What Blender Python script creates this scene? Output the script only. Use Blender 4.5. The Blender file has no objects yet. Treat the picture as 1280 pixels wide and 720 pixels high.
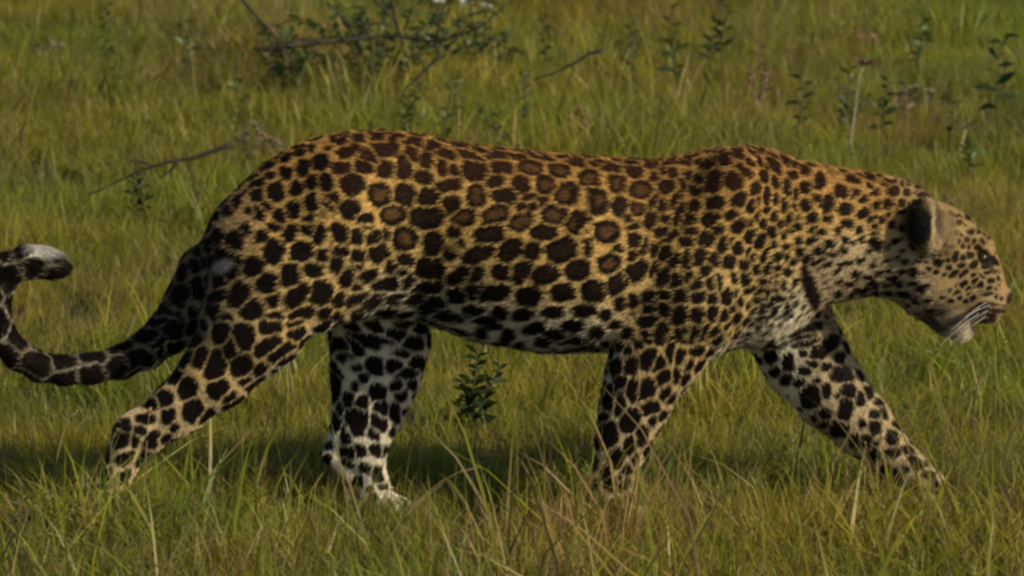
import bpy, math, random
import numpy as np
from mathutils import Vector

random.seed(7)
rng = np.random.default_rng(7)
S = bpy.context.scene
C = S.collection
R = math.radians

# ------------------------------------------------------------------ camera
PX = 0.0014                     # metres per photograph pixel at the leopard
PITCH = R(10.0)
DIST = 16.0
SP, CP = math.sin(PITCH), math.cos(PITCH)
GV = 652.0                      # photograph row of the ground line under the leopard
aim = Vector((0, 0, (GV - 360) * PX / CP))
cam_d = bpy.data.cameras.new('camera')
cam = bpy.data.objects.new('camera', cam_d)
C.objects.link(cam)
fwd = Vector((0, CP, -SP))
cam.location = aim - fwd * DIST
cam.rotation_euler = (R(90) - PITCH, 0, 0)
cam_d.sensor_width = 36
cam_d.lens = 36 * DIST / (1280 * PX)
cam_d.clip_end = 3000
cam_d.dof.use_dof = True
cam_d.dof.focus_distance = DIST - 0.1
cam_d.dof.aperture_fstop = 11.0
S.camera = cam
CAM = cam.location.copy()
RIGHT, UP = Vector((1, 0, 0)), Vector((0, SP, CP))

def at(px, py, Y=None, Z=None):
    """a pixel of the photograph -> the place where its sight line meets depth Y or height Z"""
    d = fwd * DIST + RIGHT * ((px - 640) * PX) + UP * ((360 - py) * PX)
    t = (Y - CAM.y) / d.y if Y is not None else (Z - CAM.z) / d.z
    return CAM + d * t

# ------------------------------------------------------------------ light
SUN_EL, SUN_AZ = R(33), R(57)   # azimuth measured from behind the camera to the right
sun_dir = Vector((math.sin(SUN_AZ) * math.cos(SUN_EL), -math.cos(SUN_AZ) * math.cos(SUN_EL), math.sin(SUN_EL)))
W = bpy.data.worlds.new('World'); S.world = W; W.use_nodes = True
nt = W.node_tree
bg = nt.nodes['Background']
sky = nt.nodes.new('ShaderNodeTexSky')
sky.sky_type = 'NISHITA'; sky.sun_disc = False
sky.sun_elevation = SUN_EL
sky.sun_rotation = math.atan2(sun_dir.x, sun_dir.y)
nt.links.new(sky.outputs[0], bg.inputs[0])
bg.inputs[1].default_value = 0.075
sl = bpy.data.lights.new('sun', 'SUN'); sl.energy = 4.0; sl.angle = R(0.6); sl.color = (1.0, 0.87, 0.62)
so = bpy.data.objects.new('sun', sl); C.objects.link(so)
so.rotation_euler = sun_dir.to_track_quat('Z', 'Y').to_euler()
so.location = sun_dir * 30
S.view_settings.view_transform = 'Standard'
S.view_settings.look = 'None'
S.view_settings.gamma = 1
S.view_settings.exposure = 0.18
try:
    S.cycles.filter_width = 2.8
    S.cycles.max_bounces = 6
    S.cycles.transparent_max_bounces = 6
except Exception:
    pass

# ------------------------------------------------------------------ helpers
def tag(o, label=None, cat=None, group=None, kind=None):
    if label: o['label'] = label
    if cat: o['category'] = cat
    if group: o['group'] = group
    if kind: o['kind'] = kind
    return o

def empty(name, loc):
    o = bpy.data.objects.new(name, None); C.objects.link(o)
    o.location = loc; o.empty_display_size = 0.05
    return o

def mesh_obj(name, V, F, mat, parent=None, smooth=True, cols=None, link=True):
    me = bpy.data.meshes.new(name)
    me.from_pydata([tuple(v) for v in V], [], [tuple(f) for f in F])
    if smooth: me.polygons.foreach_set('use_smooth', [True] * len(me.polygons))
    me.materials.append(mat)
    if cols is not None:
        a = me.color_attributes.new('col', 'FLOAT_COLOR', 'POINT')
        c4 = np.ones((len(V), 4), np.float32); c4[:, :3] = cols
        a.data.foreach_set('color', c4.ravel())
    o = bpy.data.objects.new(name, me)
    if link: C.objects.link(o)
    if parent:
        o.parent = parent
        o.matrix_parent_inverse = parent.matrix_basis.inverted()
    return o

def new_mat(name, rough=0.8, base=None):
    m = bpy.data.materials.new(name); m.use_nodes = True
    b = m.node_tree.nodes['Principled BSDF']
    b.inputs['Roughness'].default_value = rough
    b.inputs['Specular IOR Level'].default_value = 0.25
    if base: b.inputs['Base Color'].default_value = (*base, 1)
    return m, m.node_tree, b

def ramp(nt, fac, stops):
    r = nt.nodes.new('ShaderNodeValToRGB')
    els = r.color_ramp.elements
    while len(els) > 1: els.remove(els[-1])
    els[0].position = stops[0][0]; els[0].color = (*stops[0][1], 1)
    for p, c in stops[1:]:
        e = els.new(p); e.color = (*c, 1)
    nt.links.new(fac, r.inputs[0])
    return r.outputs[0]

def noise(nt, scale, detail=3, vec=None, rough=0.55):
    n = nt.nodes.new('ShaderNodeTexNoise')
    n.inputs['Scale'].default_value = scale; n.inputs['Detail'].default_value = detail
    n.inputs['Roughness'].default_value = rough
    if vec is not None: nt.links.new(vec, n.inputs['Vector'])
    return n.outputs[0]

def mixc(nt, fac, a, b, mode='MIX'):
    m = nt.nodes.new('ShaderNodeMix'); m.data_type = 'RGBA'; m.blend_type = mode
    for sock, val in ((m.inputs[0], fac), (m.inputs[6], a), (m.inputs[7], b)):
        if hasattr(val, 'is_output'): nt.links.new(val, sock)
        elif isinstance(val, tuple): sock.default_value = (*val, 1)
        else: sock.default_value = val
    return m.outputs[2]

def bark_mat(name, c1, c2, scale=60):
    m, t, b = new_mat(name, 0.9)
    g = t.nodes.new('ShaderNodeTexCoord')
    t.links.new(ramp(t, noise(t, scale, 3, g.outputs['Object']), [(0.3, c1), (0.7, c2)]), b.inputs['Base Color'])
    return m

def tube(pts, radii, n=6):
    """tapered tube along a polyline"""
    V, F = [], []
    pts = [Vector(p) for p in pts]
    for i, p in enumerate(pts):
        a = pts[max(i - 1, 0)]; c = pts[min(i + 1, len(pts) - 1)]
        d = (c - a).normalized()
        u = d.cross(Vector((0, 1, 0.013)))
        if u.length < 1e-4: u = d.cross(Vector((1, 0, 0)))
        u.normalize(); w = d.cross(u)
        for k in range(n):
            th = 2 * math.pi * k / n
            V.append(p + (u * math.cos(th) + w * math.sin(th)) * radii[i])
    for i in range(len(pts) - 1):
        for k in range(n):
            F.append((i * n + k, i * n + (k + 1) % n, (i + 1) * n + (k + 1) % n, (i + 1) * n + k))
    F.append(tuple(range(n))[::-1]); F.append(tuple((len(pts) - 1) * n + k for k in range(n)))
    return V, F

def join(parts):
    V, F = [], []
    for v, f in parts:
        o = len(V); V += list(v); F += [tuple(i + o for i in q) for q in f]
    return V, F

def sm(x, a, b):
    t = np.clip((x - a) / (b - a), 0, 1)
    return t * t * (3 - 2 * t)

def vnoise(P, scale, seed=0):
    """cheap smooth value noise, vectorised, about -1..1"""
    Q = np.asarray(P, np.float32) * scale
    i = np.floor(Q).astype(np.int64); f = Q - i; f = f * f * (3 - 2 * f)
    def h(a, b, c):
        n = (a * 374761393 + b * 668265263 + c * 2147483647 + seed * 974711) & 0xffffffff
        n = ((n ^ (n >> 13)) * 1274126177) & 0xffffffff
        return ((n ^ (n >> 16)) & 0xffff) / 32767.5 - 1
    r = 0
    for dx in (0, 1):
        for dy in (0, 1):
            for dz in (0, 1):
                w = (f[:, 0] if dx else 1 - f[:, 0]) * (f[:, 1] if dy else 1 - f[:, 1]) * (f[:, 2] if dz else 1 - f[:, 2])
                r = r + w * h(i[:, 0] + dx, i[:, 1] + dy, i[:, 2] + dz)
    return r

# ================================================================== GROUND
def ground_h(x, y):
    x = np.asarray(x, float); y = np.asarray(y, float)
    far = np.clip((np.abs(y) - 8) / 60, 0, 1)
    return (0.012 * np.sin(x * 2.1 + 0.7) * np.cos(y * 1.7) + 0.01 * np.sin(x * 5.3 + y * 3.1)
            + far * (0.6 * np.sin(x * 0.031 + 1) * np.cos(y * 0.027)))

gm, t, b = new_mat('soil', 0.95)
g = t.nodes.new('ShaderNodeNewGeometry')
c1 = ramp(t, noise(t, 5.0, 5, g.outputs['Position']), [(0.3, (0.030, 0.030, 0.010)), (0.55, (0.055, 0.045, 0.018)), (0.75, (0.11, 0.07, 0.035))])
c2 = ramp(t, noise(t, 70.0, 4, g.outputs['Position']), [(0.3, (0.55, 0.55, 0.5)), (0.7, (1.3, 1.2, 1.1))])
t.links.new(mixc(t, 1.0, c1, c2, 'MULTIPLY'), b.inputs['Base Color'])
bp = t.nodes.new('ShaderNodeBump'); bp.inputs['Strength'].default_value = 0.6; bp.inputs['Distance'].default_value = 0.02
t.links.new(noise(t, 60, 5, g.outputs['Position']), bp.inputs['Height']); t.links.new(bp.outputs[0], b.inputs['Normal'])
ax = np.concatenate([-np.geomspace(900, 6, 30), np.linspace(-5.8, 5.8, 80), np.geomspace(6, 900, 30)])
ay = np.concatenate([-np.geomspace(900, 6, 30), np.linspace(-5.8, 9.8, 110), np.geomspace(10, 900, 30)])
X, Y = np.meshgrid(ax, ay)
V = np.stack([X.ravel(), Y.ravel(), ground_h(X, Y).ravel()], 1)
n = len(ax)
F = [(j * n + i, j * n + i + 1, (j + 1) * n + i + 1, (j + 1) * n + i) for j in range(len(ay) - 1) for i in range(n - 1)]
gr = mesh_obj('ground', V, F, gm)
tag(gr, kind='structure')

# ------------------------------------------------------------------ grass
def foliage_mat(name, attr='col', trans=0.5, patch=True, spec=0.2, tint=None):
    m = bpy.data.materials.new(name); m.use_nodes = True
    t = m.node_tree; t.nodes.clear()
    out = t.nodes.new('ShaderNodeOutputMaterial')
    if attr:
        a = t.nodes.new('ShaderNodeAttribute'); a.attribute_name = attr; col = a.outputs['Color']
    else:
        g0 = t.nodes.new('ShaderNodeTexCoord')
        col = ramp(t, noise(t, 40, 3, g0.outputs['Object']), [(0.3, tint[0]), (0.7, tint[1])])
    if patch:
        g = t.nodes.new('ShaderNodeNewGeometry')
        p1 = ramp(t, noise(t, 1.3, 3, g.outputs['Position']),
                  [(0.34, (0.86, 1.06, 0.9)), (0.48, (1.0, 1.0, 1.0)), (0.60, (1.08, 1.0, 0.95)), (0.72, (1.22, 0.95, 1.25))])
        p2 = ramp(t, noise(t, 5.5, 2, g.outputs['Position']), [(0.3, (0.72, 0.78, 0.68)), (0.5, (1.0, 1.0, 1.0)), (0.72, (1.25, 1.18, 1.1))])
        col = mixc(t, 1.0, col, p1, 'MULTIPLY'); col = mixc(t, 1.0, col, p2, 'MULTIPLY')
    d = t.nodes.new('ShaderNodeBsdfDiffuse'); tr = t.nodes.new('ShaderNodeBsdfTranslucent')
    gl = t.nodes.new('ShaderNodeBsdfGlossy'); gl.inputs['Roughness'].default_value = 0.45; gl.inputs['Color'].default_value = (0.6, 0.65, 0.6, 1)
    m1 = t.nodes.new('ShaderNodeMixShader'); m1.inputs[0].default_value = trans
    m2 = t.nodes.new('ShaderNodeMixShader'); m2.inputs[0].default_value = 0.03 * spec / 0.2
    t.links.new(col, d.inputs[0]); t.links.new(col, tr.inputs[0])
    t.links.new(d.outputs[0], m1.inputs[1]); t.links.new(tr.outputs[0], m1.inputs[2])
    t.links.new(m1.outputs[0], m2.inputs[1]); t.links.new(gl.outputs[0], m2.inputs[2])
    t.links.new(m2.outputs[0], out.inputs[0])
    return m

grass_mat = foliage_mat('grass_blades')
GREEN = np.array([(0.250, 0.262, 0.024), (0.212, 0.250, 0.022), (0.298, 0.282, 0.028), (0.275, 0.240, 0.034)])
STRAW = np.array([(0.34, 0.27, 0.10), (0.27, 0.23, 0.07), (0.26, 0.18, 0.085)])

def blades(n, rad, h0, h1, w0, w1, straw, bend, r, lean=(0.02, 0.0)):
    """n separate grass blades in a disc of radius rad: verts, faces, colours"""
    ang = r.uniform(0, 2 * np.pi, n); rr = rad * np.sqrt(r.uniform(0, 1, n))
    bx, by = rr * np.cos(ang), rr * np.sin(ang)
    h = r.uniform(h0, h1, n) * r.uniform(0.6, 1.15, n); w = r.uniform(w0, w1, n)
    ba = r.uniform(0, 2 * np.pi, n); bd = np.abs(r.normal(0, bend, n)) + 0.05
    fa = r.uniform(0, np.pi, n)
    isd = r.uniform(0, 1, n) < straw
    col = GREEN[r.integers(0, 4, n)] * r.uniform(0.75, 1.25, n)[:, None]
    col[isd] = (STRAW[r.integers(0, 3, n)] * r.uniform(0.7, 1.2, n)[:, None])[isd]
    V, Cc = [], []
    ts = (0, 0.4, 0.75, 1.0); ws = (1.0, 0.9, 0.55, 0.0)
    for t_, wf in zip(ts, ws):
        hz = h * (t_ - 0.28 * bd * t_ * t_)
        off = h * bd * t_ * t_ * 0.9
        cx = bx + np.cos(ba) * off + lean[0] * t_ * t_ + h * 0; cy = by + np.sin(ba) * off + lean[1] * t_ * t_
        dx, dy = np.cos(fa) * w * wf / 2, np.sin(fa) * w * wf / 2
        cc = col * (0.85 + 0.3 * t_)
        if wf > 0:
            V.append(np.stack([cx - dx, cy - dy, hz], 1)); Cc.append(cc)
            V.append(np.stack([cx + dx, cy + dy, hz], 1)); Cc.append(cc)
        else:
            V.append(np.stack([cx, cy, hz], 1)); Cc.append(cc)
    V = np.stack(V, 1).reshape(-1, 3); Cc = np.stack(Cc, 1).reshape(-1, 3)
    F = []
    for i in range(n):
        o = i * 7
        F += [(o, o + 1, o + 3, o + 2), (o + 2, o + 3, o + 5, o + 4), (o + 4, o + 5, o + 6)]
    return V, F, Cc

src = bpy.data.collections.new('tuft_sources')      # not linked to the scene: only the grass object's nodes read it
r_ = np.random.default_rng(3)
specs = []
for i in range(8): specs.append((56, 0.085, 0.05, 0.12, 0.0020, 0.0040, 0.20, 0.65))     # 0-7 green turf
for i in range(4): specs.append((34, 0.075, 0.07, 0.15, 0.0016, 0.0030, 0.70, 0.60))     # 8-11 drier
for i in range(3): specs.append((26, 0.045, 0.09, 0.155, 0.003, 0.005, 0.05, 0.5))       # 12-14 taller lush clump
for i in range(2): specs.append((8, 0.06, 0.12, 0.21, 0.0012, 0.0022, 0.9, 0.4))       # 15-16 thin dry stems
for i, sp in enumerate(specs):
    V, F, Cc = blades(*sp, r=r_)
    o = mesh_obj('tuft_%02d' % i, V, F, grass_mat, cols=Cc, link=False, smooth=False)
    src.objects.link(o)

def scatter_points():
    P = []
    def add(x0, x1, y0, y1, dens, s0, s1):
        n = int((x1 - x0) * (y1 - y0) * dens)
        x = rng.uniform(x0, x1, n); y = rng.uniform(y0, y1, n)
        q = np.stack([x, y, 0 * x], 1)
        dry = vnoise(q, 1.6, 5) + 0.5 * vnoise(q, 6, 9)
        u = rng.uniform(0, 1, n)
        idx = rng.integers(0, 8, n)
        idx = np.where((dry > 0.15) & (u < 0.5), rng.integers(8, 12, n), idx)
        idx = np.where(u > 0.95, rng.integers(12, 15, n), idx)
        idx = np.where((u > 0.93) & (u <= 0.95), rng.integers(15, 17, n), idx)
        s = rng.uniform(s0, s1, n) * (1 + 0.25 * vnoise(q, 2.2, 3))
        # grass in front of the walking paws is shorter
        front = (np.abs(x) < 0.95) & (y > -0.42) & (y < 0.10)
        s = np.where(front, s * 0.80, s)
        idx = np.where((y < 0.1) & (idx >= 12) & (idx <= 14) & (rng.uniform(0, 1, n) < 0.75), rng.integers(8, 12, n), idx)
        s = np.where((y < -0.15) & (idx >= 12), s * 0.7, s)
        s = np.where((np.abs(x + 0.68) < 0.11) & (np.abs(y + 0.22) < 0.16), s * 1.55, s)
        s = np.where((np.abs(x - 0.18) < 0.09) & (np.abs(y + 0.22) < 0.14), s * 1.2, s)
        s = s * np.where(y > 0.35, 0.62, 1.0)
        P.append(np.stack([x, y, ground_h(x, y), rng.uniform(0, 6.283, n), s, idx], 1))
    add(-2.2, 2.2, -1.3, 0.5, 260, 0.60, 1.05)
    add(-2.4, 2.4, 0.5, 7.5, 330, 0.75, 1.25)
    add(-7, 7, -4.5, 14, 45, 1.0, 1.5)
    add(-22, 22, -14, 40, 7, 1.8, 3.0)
    return np.concatenate(P)

P = scatter_points()
me = bpy.data.meshes.new('grass')
me.vertices.add(len(P)); me.vertices.foreach_set('co', P[:, :3].astype(np.float32).ravel())
for nm, k, ty in (('yaw', 3, 'FLOAT'), ('scl', 4, 'FLOAT'), ('idx', 5, 'INT')):
    a = me.attributes.new(nm, ty, 'POINT')
    a.data.foreach_set('value', P[:, k].astype(np.int32 if ty == 'INT' else np.float32))
grass = bpy.data.objects.new('grass', me); C.objects.link(grass)
me.materials.append(grass_mat)
tag(grass, 'short green and straw coloured grass covering the whole ground', 'grass', kind='stuff')
ng = bpy.data.node_groups.new('grass_nodes', 'GeometryNodeTree')
ng.interface.new_socket('Geometry', in_out='INPUT', socket_type='NodeSocketGeometry')
ng.interface.new_socket('Geometry', in_out='OUTPUT', socket_type='NodeSocketGeometry')
N = ng.nodes
gi = N.new('NodeGroupInput'); go = N.new('NodeGroupOutput')
ci = N.new('GeometryNodeCollectionInfo'); ci.inputs['Collection'].default_value = src
ci.inputs['Separate Children'].default_value = True; ci.inputs['Reset Children'].default_value = True
ip = N.new('GeometryNodeInstanceOnPoints'); ip.inputs['Pick Instance'].default_value = True
def named(nm, ty):
    a = N.new('GeometryNodeInputNamedAttribute'); a.data_type = ty; a.inputs['Name'].default_value = nm
    return a.outputs['Attribute']
cx = N.new('ShaderNodeCombineXYZ')
ng.links.new(named('yaw', 'FLOAT'), cx.inputs['Z'])
ng.links.new(gi.outputs[0], ip.inputs['Points']); ng.links.new(ci.outputs[0], ip.inputs['Instance'])
ng.links.new(named('idx', 'INT'), ip.inputs['Instance Index']); ng.links.new(cx.outputs[0], ip.inputs['Rotation'])
ng.links.new(named('scl', 'FLOAT'), ip.inputs['Scale'])
ng.links.new(ip.outputs[0], go.inputs[0])
md = grass.modifiers.new('grass', 'NODES'); md.node_group = ng

# ================================================================== LEOPARD
# Sculpted as a signed distance field in "photo pixels" (u right, v down, w away from the camera), 1 unit = PX metres.
U0, U1, V0, V1, W0, W1, ST = -60.0, 1290.0, 140.0, 680.0, -132.0, 132.0, 2.0
gu = np.arange(U0, U1, ST, dtype=np.float32); gv = np.arange(V0, V1, ST, dtype=np.float32); gw = np.arange(W0, W1, ST, dtype=np.float32)
D = np.full((len(gu), len(gv), len(gw)), 60.0, np.float32)

def box(lo, hi, m):
    s = []
    for g_, a, b_ in zip((gu, gv, gw), lo, hi):
        i0 = int(np.searchsorted(g_, a - m)); i1 = int(np.searchsorted(g_, b_ + m))
        s.append(slice(max(i0, 0), max(i1, 1)))
    return tuple(s), gu[s[0]][:, None, None], gv[s[1]][None, :, None], gw[s[2]][None, None, :]

def smin(sl, d, k):
    a = D[sl]
    if k <= 0: D[sl] = np.minimum(a, d); return
    h = np.clip(0.5 + 0.5 * (a - d) / k, 0, 1)
    D[sl] = a * (1 - h) + d * h - k * h * (1 - h)

def lift(v, w):                       # a row seen in the photo at depth w -> row in the body plane
    return v + w * SP / CP

def ell(c, r, k=14, rot=0, sub=False):
    c = (c[0], lift(c[1], c[2]), c[2])
    m = max(r[0], r[1]); sl, u, v, w = box((c[0] - m, c[1] - m, c[2] - r[2]), (c[0] + m, c[1] + m, c[2] + r[2]), 26)
    ca, sa = math.cos(R(rot)), math.sin(R(rot))
    du, dv = u - c[0], v - c[1]
    x = (du * ca + dv * sa); y = (-du * sa + dv * ca); z = w - c[2]
    k0 = np.sqrt((x / r[0]) ** 2 + (y / r[1]) ** 2 + (z / r[2]) ** 2)
    k1 = np.sqrt((x / r[0] ** 2) ** 2 + (y / r[1] ** 2) ** 2 + (z / r[2] ** 2) ** 2) + 1e-6
    d = k0 * (k0 - 1) / k1
    if sub:
        a = D[sl]; h = np.clip(0.5 - 0.5 * (a + d) / k, 0, 1)
        D[sl] = a * (1 - h) - d * h + k * h * (1 - h)
    else: smin(sl, d.astype(np.float32), k)

def chain(pts, f=0.8, k=12):
    """round cones joint to joint; pts (u, v, w, r); f = lateral thickness relative to the side view"""
    pts = [(p[0], lift(p[1], p[2]), p[2], p[3]) for p in pts]
    for a, b_ in zip(pts[:-1], pts[1:]):
        m = max(a[3], b_[3])
        lo = [min(a[i], b_[i]) - m for i in range(3)]; hi = [max(a[i], b_[i]) + m for i in range(3)]
        sl, u, v, w = box(lo, hi, 24)
        ba = np.array([b_[i] - a[i] for i in range(3)]); ba[2] /= f
        pu, pv, pw = u - a[0], v - a[1], (w - a[2]) / f
        tt = np.clip((pu * ba[0] + pv * ba[1] + pw * ba[2]) / (ba @ ba), 0, 1)
        d = np.sqrt((pu - tt * ba[0]) ** 2 + (pv - tt * ba[1]) ** 2 + (pw - tt * ba[2]) ** 2) - (a[3] + (b_[3] - a[3]) * tt)
        smin(sl, (d * 0.9).astype(np.float32), k)

# trunk: (u, back line, belly line, half width)
TR = np.array([
 (238, 338, 388, 20), (246, 318, 405, 34), (258, 292, 420, 48), (275, 266, 430, 60), (300, 235, 430, 72), (330, 207, 425, 82), (365, 186, 412, 89),
 (400, 174, 402, 92), (440, 167, 396, 90), (485, 165, 393, 78), (525, 171, 398, 70), (560, 178, 410, 76), (600, 185, 424, 88), (680, 194, 437, 104),
 (740, 199, 437, 106), (790, 201, 437, 94), (820, 202, 436, 90), (860, 195, 438, 94), (895, 188, 438, 86), (930, 184, 430, 78), (960, 188, 416, 74), (1000, 203, 398, 64),
 (1040, 211, 377, 54), (1090, 218, 368, 47), (1125, 223, 374, 46), (1150, 234, 378, 46), (1175, 262, 372, 32), (1200, 300, 350, 14)], float)
sl, u, v, w = box((236, 160, -110), (1202, 442, 110), 22)
uu = u.ravel()
top = np.interp(uu, TR[:, 0], TR[:, 1]); bot = np.interp(uu, TR[:, 0], TR[:, 2]); hw = np.interp(uu, TR[:, 0], TR[:, 3])
def smooth1(a, n=9):
    k = np.hanning(n + 2)[1:-1]; k /= k.sum(); p = np.pad(a, n // 2, mode='edge'); return np.convolve(p, k, 'valid')
top, bot, hw = smooth1(top), smooth1(bot), smooth1(hw)
cv = ((top + bot) / 2)[:, None, None]; rv = ((bot - top) / 2)[:, None, None]; rw = hw[:, None, None]
# widest a little below the spine, chest deeper: shift of the half width with height
tv = (v - cv) / rv
rw2 = rw * (1 - 0.10 * np.clip(-tv, 0, 1)) * (1 - 0.10 * np.clip(tv, 0, 1) ** 2)
e = 2.25
k0 = (np.abs(tv) ** e + np.abs(w / rw2) ** e) ** (1 / e)
g1 = np.sqrt((tv / rv) ** 2 + (w / rw2 ** 2) ** 2) + 1e-6
d = np.minimum((k0 - 1) * np.minimum(rv, rw2), (k0 - 1) * k0 / g1)
endc = np.maximum(236 - u, u - 1204)
d = np.maximum(d, endc)
D[sl] = np.minimum(D[sl], d.astype(np.float32))

for s_ in (-1, 1):     # haunch, shoulder blade, upper arm and loin muscles on both flanks
    ell((345, 322, 48 * s_), (84, 92, 50), 26, rot=-38)
    ell((410, 292, 60 * s_), (60, 92, 44), 22, rot=28)
    ell((905, 268, 56 * s_), (46, 84, 36), 20, rot=18)
    ell((872, 345, 62 * s_), (58, 70, 40), 20, rot=20)
    ell((955, 330, 34 * s_), (48, 66, 38), 22, rot=-20)
    ell((1010, 300, 30 * s_), (60, 50, 32), 20, rot=10)
ell((960, 385, 0), (48, 44, 44), 18)
# tail
TAIL = [(262, 345, 0, 40), (240, 382, 0, 34), (212, 413, 0, 26), (182, 437, 0, 21.5), (150, 453, 0, 18.5), (112, 461, 0, 17), (80, 463, 0, 16.5), (50, 459, 0, 16.5),
        (22, 444, 0, 16.5), (2, 420, 0, 17), (-6, 392, 0, 17.5), (-3, 362, 0, 18), (10, 338, 0, 18), (32, 328, 0, 17.5), (52, 328, 0, 16), (66, 331, 0, 14.5), (76, 335, 0, 9)]
TAIL = [(a, b_, 10 * math.sin(i * 0.5), r) for i, (a, b_, c_, r) in enumerate(TAIL)]
chain(TAIL, 1.0, 7)
# near hind leg (pushing off, hock high)
chain([(352, 345, -62, 74), (318, 405, -66, 62), (272, 466, -66, 42), (226, 508, -64, 31), (182, 541, -62, 27)], 0.62, 16)
chain([(176, 538, -62, 25), (160, 562, -62, 21), (150, 592, -62, 19), (149, 618, -62, 18)], 0.8, 9)
chain([(148, 622, -60, 19), (166, 640, -58, 17)], 1.3, 8)
ell((160, 535, -62), (18, 12, 14), 9, rot=-30)
chain([(400, 372, -62, 42), (440, 366, -58, 26), (478, 362, -52, 14)], 0.6, 16)     # flank fold
# far hind leg (planted forward)
chain([(462, 372, 56, 62), (474, 425, 58, 60), (467, 472, 58, 53), (459, 512, 58, 41), (450, 545, 58, 36)], 0.62, 14)
chain([(450, 545, 58, 33), (454, 572, 58, 25), (464, 600, 58, 17), (472, 622, 58, 15)], 0.8, 8)
chain([(428, 545, 58, 20), (416, 567, 58, 14), (436, 590, 58, 13), (462, 612, 58, 12)], 0.8, 8)
chain([(466, 622, 58, 19), (492, 632, 56, 14)], 1.4, 8)
# near fore leg (bearing weight)
chain([(862, 385, -60, 66), (823, 438, -62, 52), (804, 472, -62, 45), (791, 510, -62, 38.5), (778, 550, -62, 31), (767, 592, -62, 22.5), (766, 622, -62, 18)], 0.66, 16)
chain([(766, 628, -60, 19), (786, 642, -58, 16)], 1.35, 8)
ell((757, 606, -62), (13, 20, 12), 8)
# far fore leg (reaching forward)
chain([(975, 385, 44, 60), (1008, 446, 52, 52), (1042, 492, 54, 44), (1080, 532, 54, 36), (1114, 565, 54, 27), (1140, 586, 54, 21)], 0.66, 14)
chain([(1138, 586, 54, 21), (1160, 601, 54, 19)], 1.3, 8)
for base, ww in (((166, 640), -58), ((492, 632), 56), ((788, 643), -58), ((1164, 599), 54)):   # toes
    for k in range(4):
        ell((base[0] + (8 if k in (1, 2) else 2), base[1] + 2, ww + (k - 1.5) * 11), (14, 9, 6.5), 4, rot=12)
# head
ell((1170, 308, 0), (54, 52, 54), 16)
ell((1168, 348, 0), (52, 44, 58), 16, rot=20)
chain([(1196, 306, 0, 34), (1216, 318, 0, 27), (1230, 342, 0, 21), (1242, 364, 0, 16)], 1.0, 10)      # brow and nose bridge
chain([(1200, 345, 0, 42), (1232, 377, 0, 25)], 0.92, 14)                          # muzzle
chain([(1165, 368, 0, 34), (1190, 395, 0, 24), (1203, 412, 0, 13)], 1.0, 10)      # lower jaw and chin
for s_ in (-1, 1):
    ell((1196, 335, 30 * s_), (26, 24, 18), 12, rot=40)                             # cheek bone
    ell((1236, 382, 14 * s_), (20, 17, 14), 8, rot=25)                              # whisker pad
    ell((1219, 302, 25 * s_), (16, 11, 12), 9, rot=50)                             # brow ridge
    ell((1229, 323, 29 * s_), (8, 8, 8), 6, sub=True)                               # eye socket
ell((1257, 370, 0), (8, 10, 11), 5, rot=30)                                         # nose tip
chain([(1190, 396, -22, 3), (1222, 392, -27, 3)], 1, 2) if False else None
for s_ in (-1, 1):     # ears: round cups opening forward and outward
    c0 = 283 - 1 * s_ * 0
    ell((1154, c0 - 1, 52 * s_), (24, 34, 23), 13, rot=-4)
    ell((1182, c0, 66 * s_), (24, 29, 22), 6, sub=True)

# clean padding so nothing touches the box
for s_ in (np.s_[0], np.s_[-1]):
    D[s_, :, :] = np.maximum(D[s_, :, :], 1); D[:, s_, :] = np.maximum(D[:, s_, :], 1); D[:, :, s_] = np.maximum(D[:, :, s_], 1)

def surface_nets(D):
    ins = D < 0
    cnt = np.zeros(tuple(s - 1 for s in D.shape), np.int8)
    for i in (0, 1):
        for j in (0, 1):
            for k in (0, 1):
                cnt += ins[i:ins.shape[0] - 1 + i, j:ins.shape[1] - 1 + j, k:ins.shape[2] - 1 + k]
    act = (cnt > 0) & (cnt < 8)
    I = np.argwhere(act)
    vid = np.full(act.shape, -1, np.int64); vid[act] = np.arange(len(I))
    acc = np.zeros((len(I), 3)); num = np.zeros(len(I))
    for axis in range(3):
        o1, o2 = [a for a in range(3) if a != axis]
        for a in (0, 1):
            for b_ in (0, 1):
                p = I.copy(); p[:, o1] += a; p[:, o2] += b_
                q = p.copy(); q[:, axis] += 1
                d0 = D[p[:, 0], p[:, 1], p[:, 2]]; d1 = D[q[:, 0], q[:, 1], q[:, 2]]
                m = (d0 < 0) != (d1 < 0)
                tt = d0[m] / (d0[m] - d1[m])
                pos = p[m].astype(float); pos[:, axis] += tt
                acc[m] += pos; num[m] += 1
    Vt = acc / num[:, None]
    quads = []
    for axis in range(3):
        o1, o2 = [(1, 2), (2, 0), (0, 1)][axis]
        s0 = [slice(None)] * 3; s1 = [slice(None)] * 3
        s0[axis] = slice(0, -1); s1[axis] = slice(1, None)
        a0 = ins[tuple(s0)]; a1 = ins[tuple(s1)]
        E = np.argwhere(a0 != a1); flip = a0[tuple(E.T)]
        ok = (E[:, o1] > 0) & (E[:, o2] > 0) & (E[:, o1] < D.shape[o1] - 1) & (E[:, o2] < D.shape[o2] - 1)
        E, flip = E[ok], flip[ok]
        def cell(a, b_):
            c = E.copy(); c[:, o1] -= a; c[:, o2] -= b_
            return vid[c[:, 0], c[:, 1], c[:, 2]]
        q = np.stack([cell(1, 1), cell(0, 1), cell(0, 0), cell(1, 0)], 1)
        q[~flip] = q[~flip][:, ::-1]
        quads.append(q)
    return Vt, np.concatenate(quads)

VT, Q = surface_nets(D)
UVW = np.stack([U0 + VT[:, 0] * ST, V0 + VT[:, 1] * ST, W0 + VT[:, 2] * ST], 1)
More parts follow.
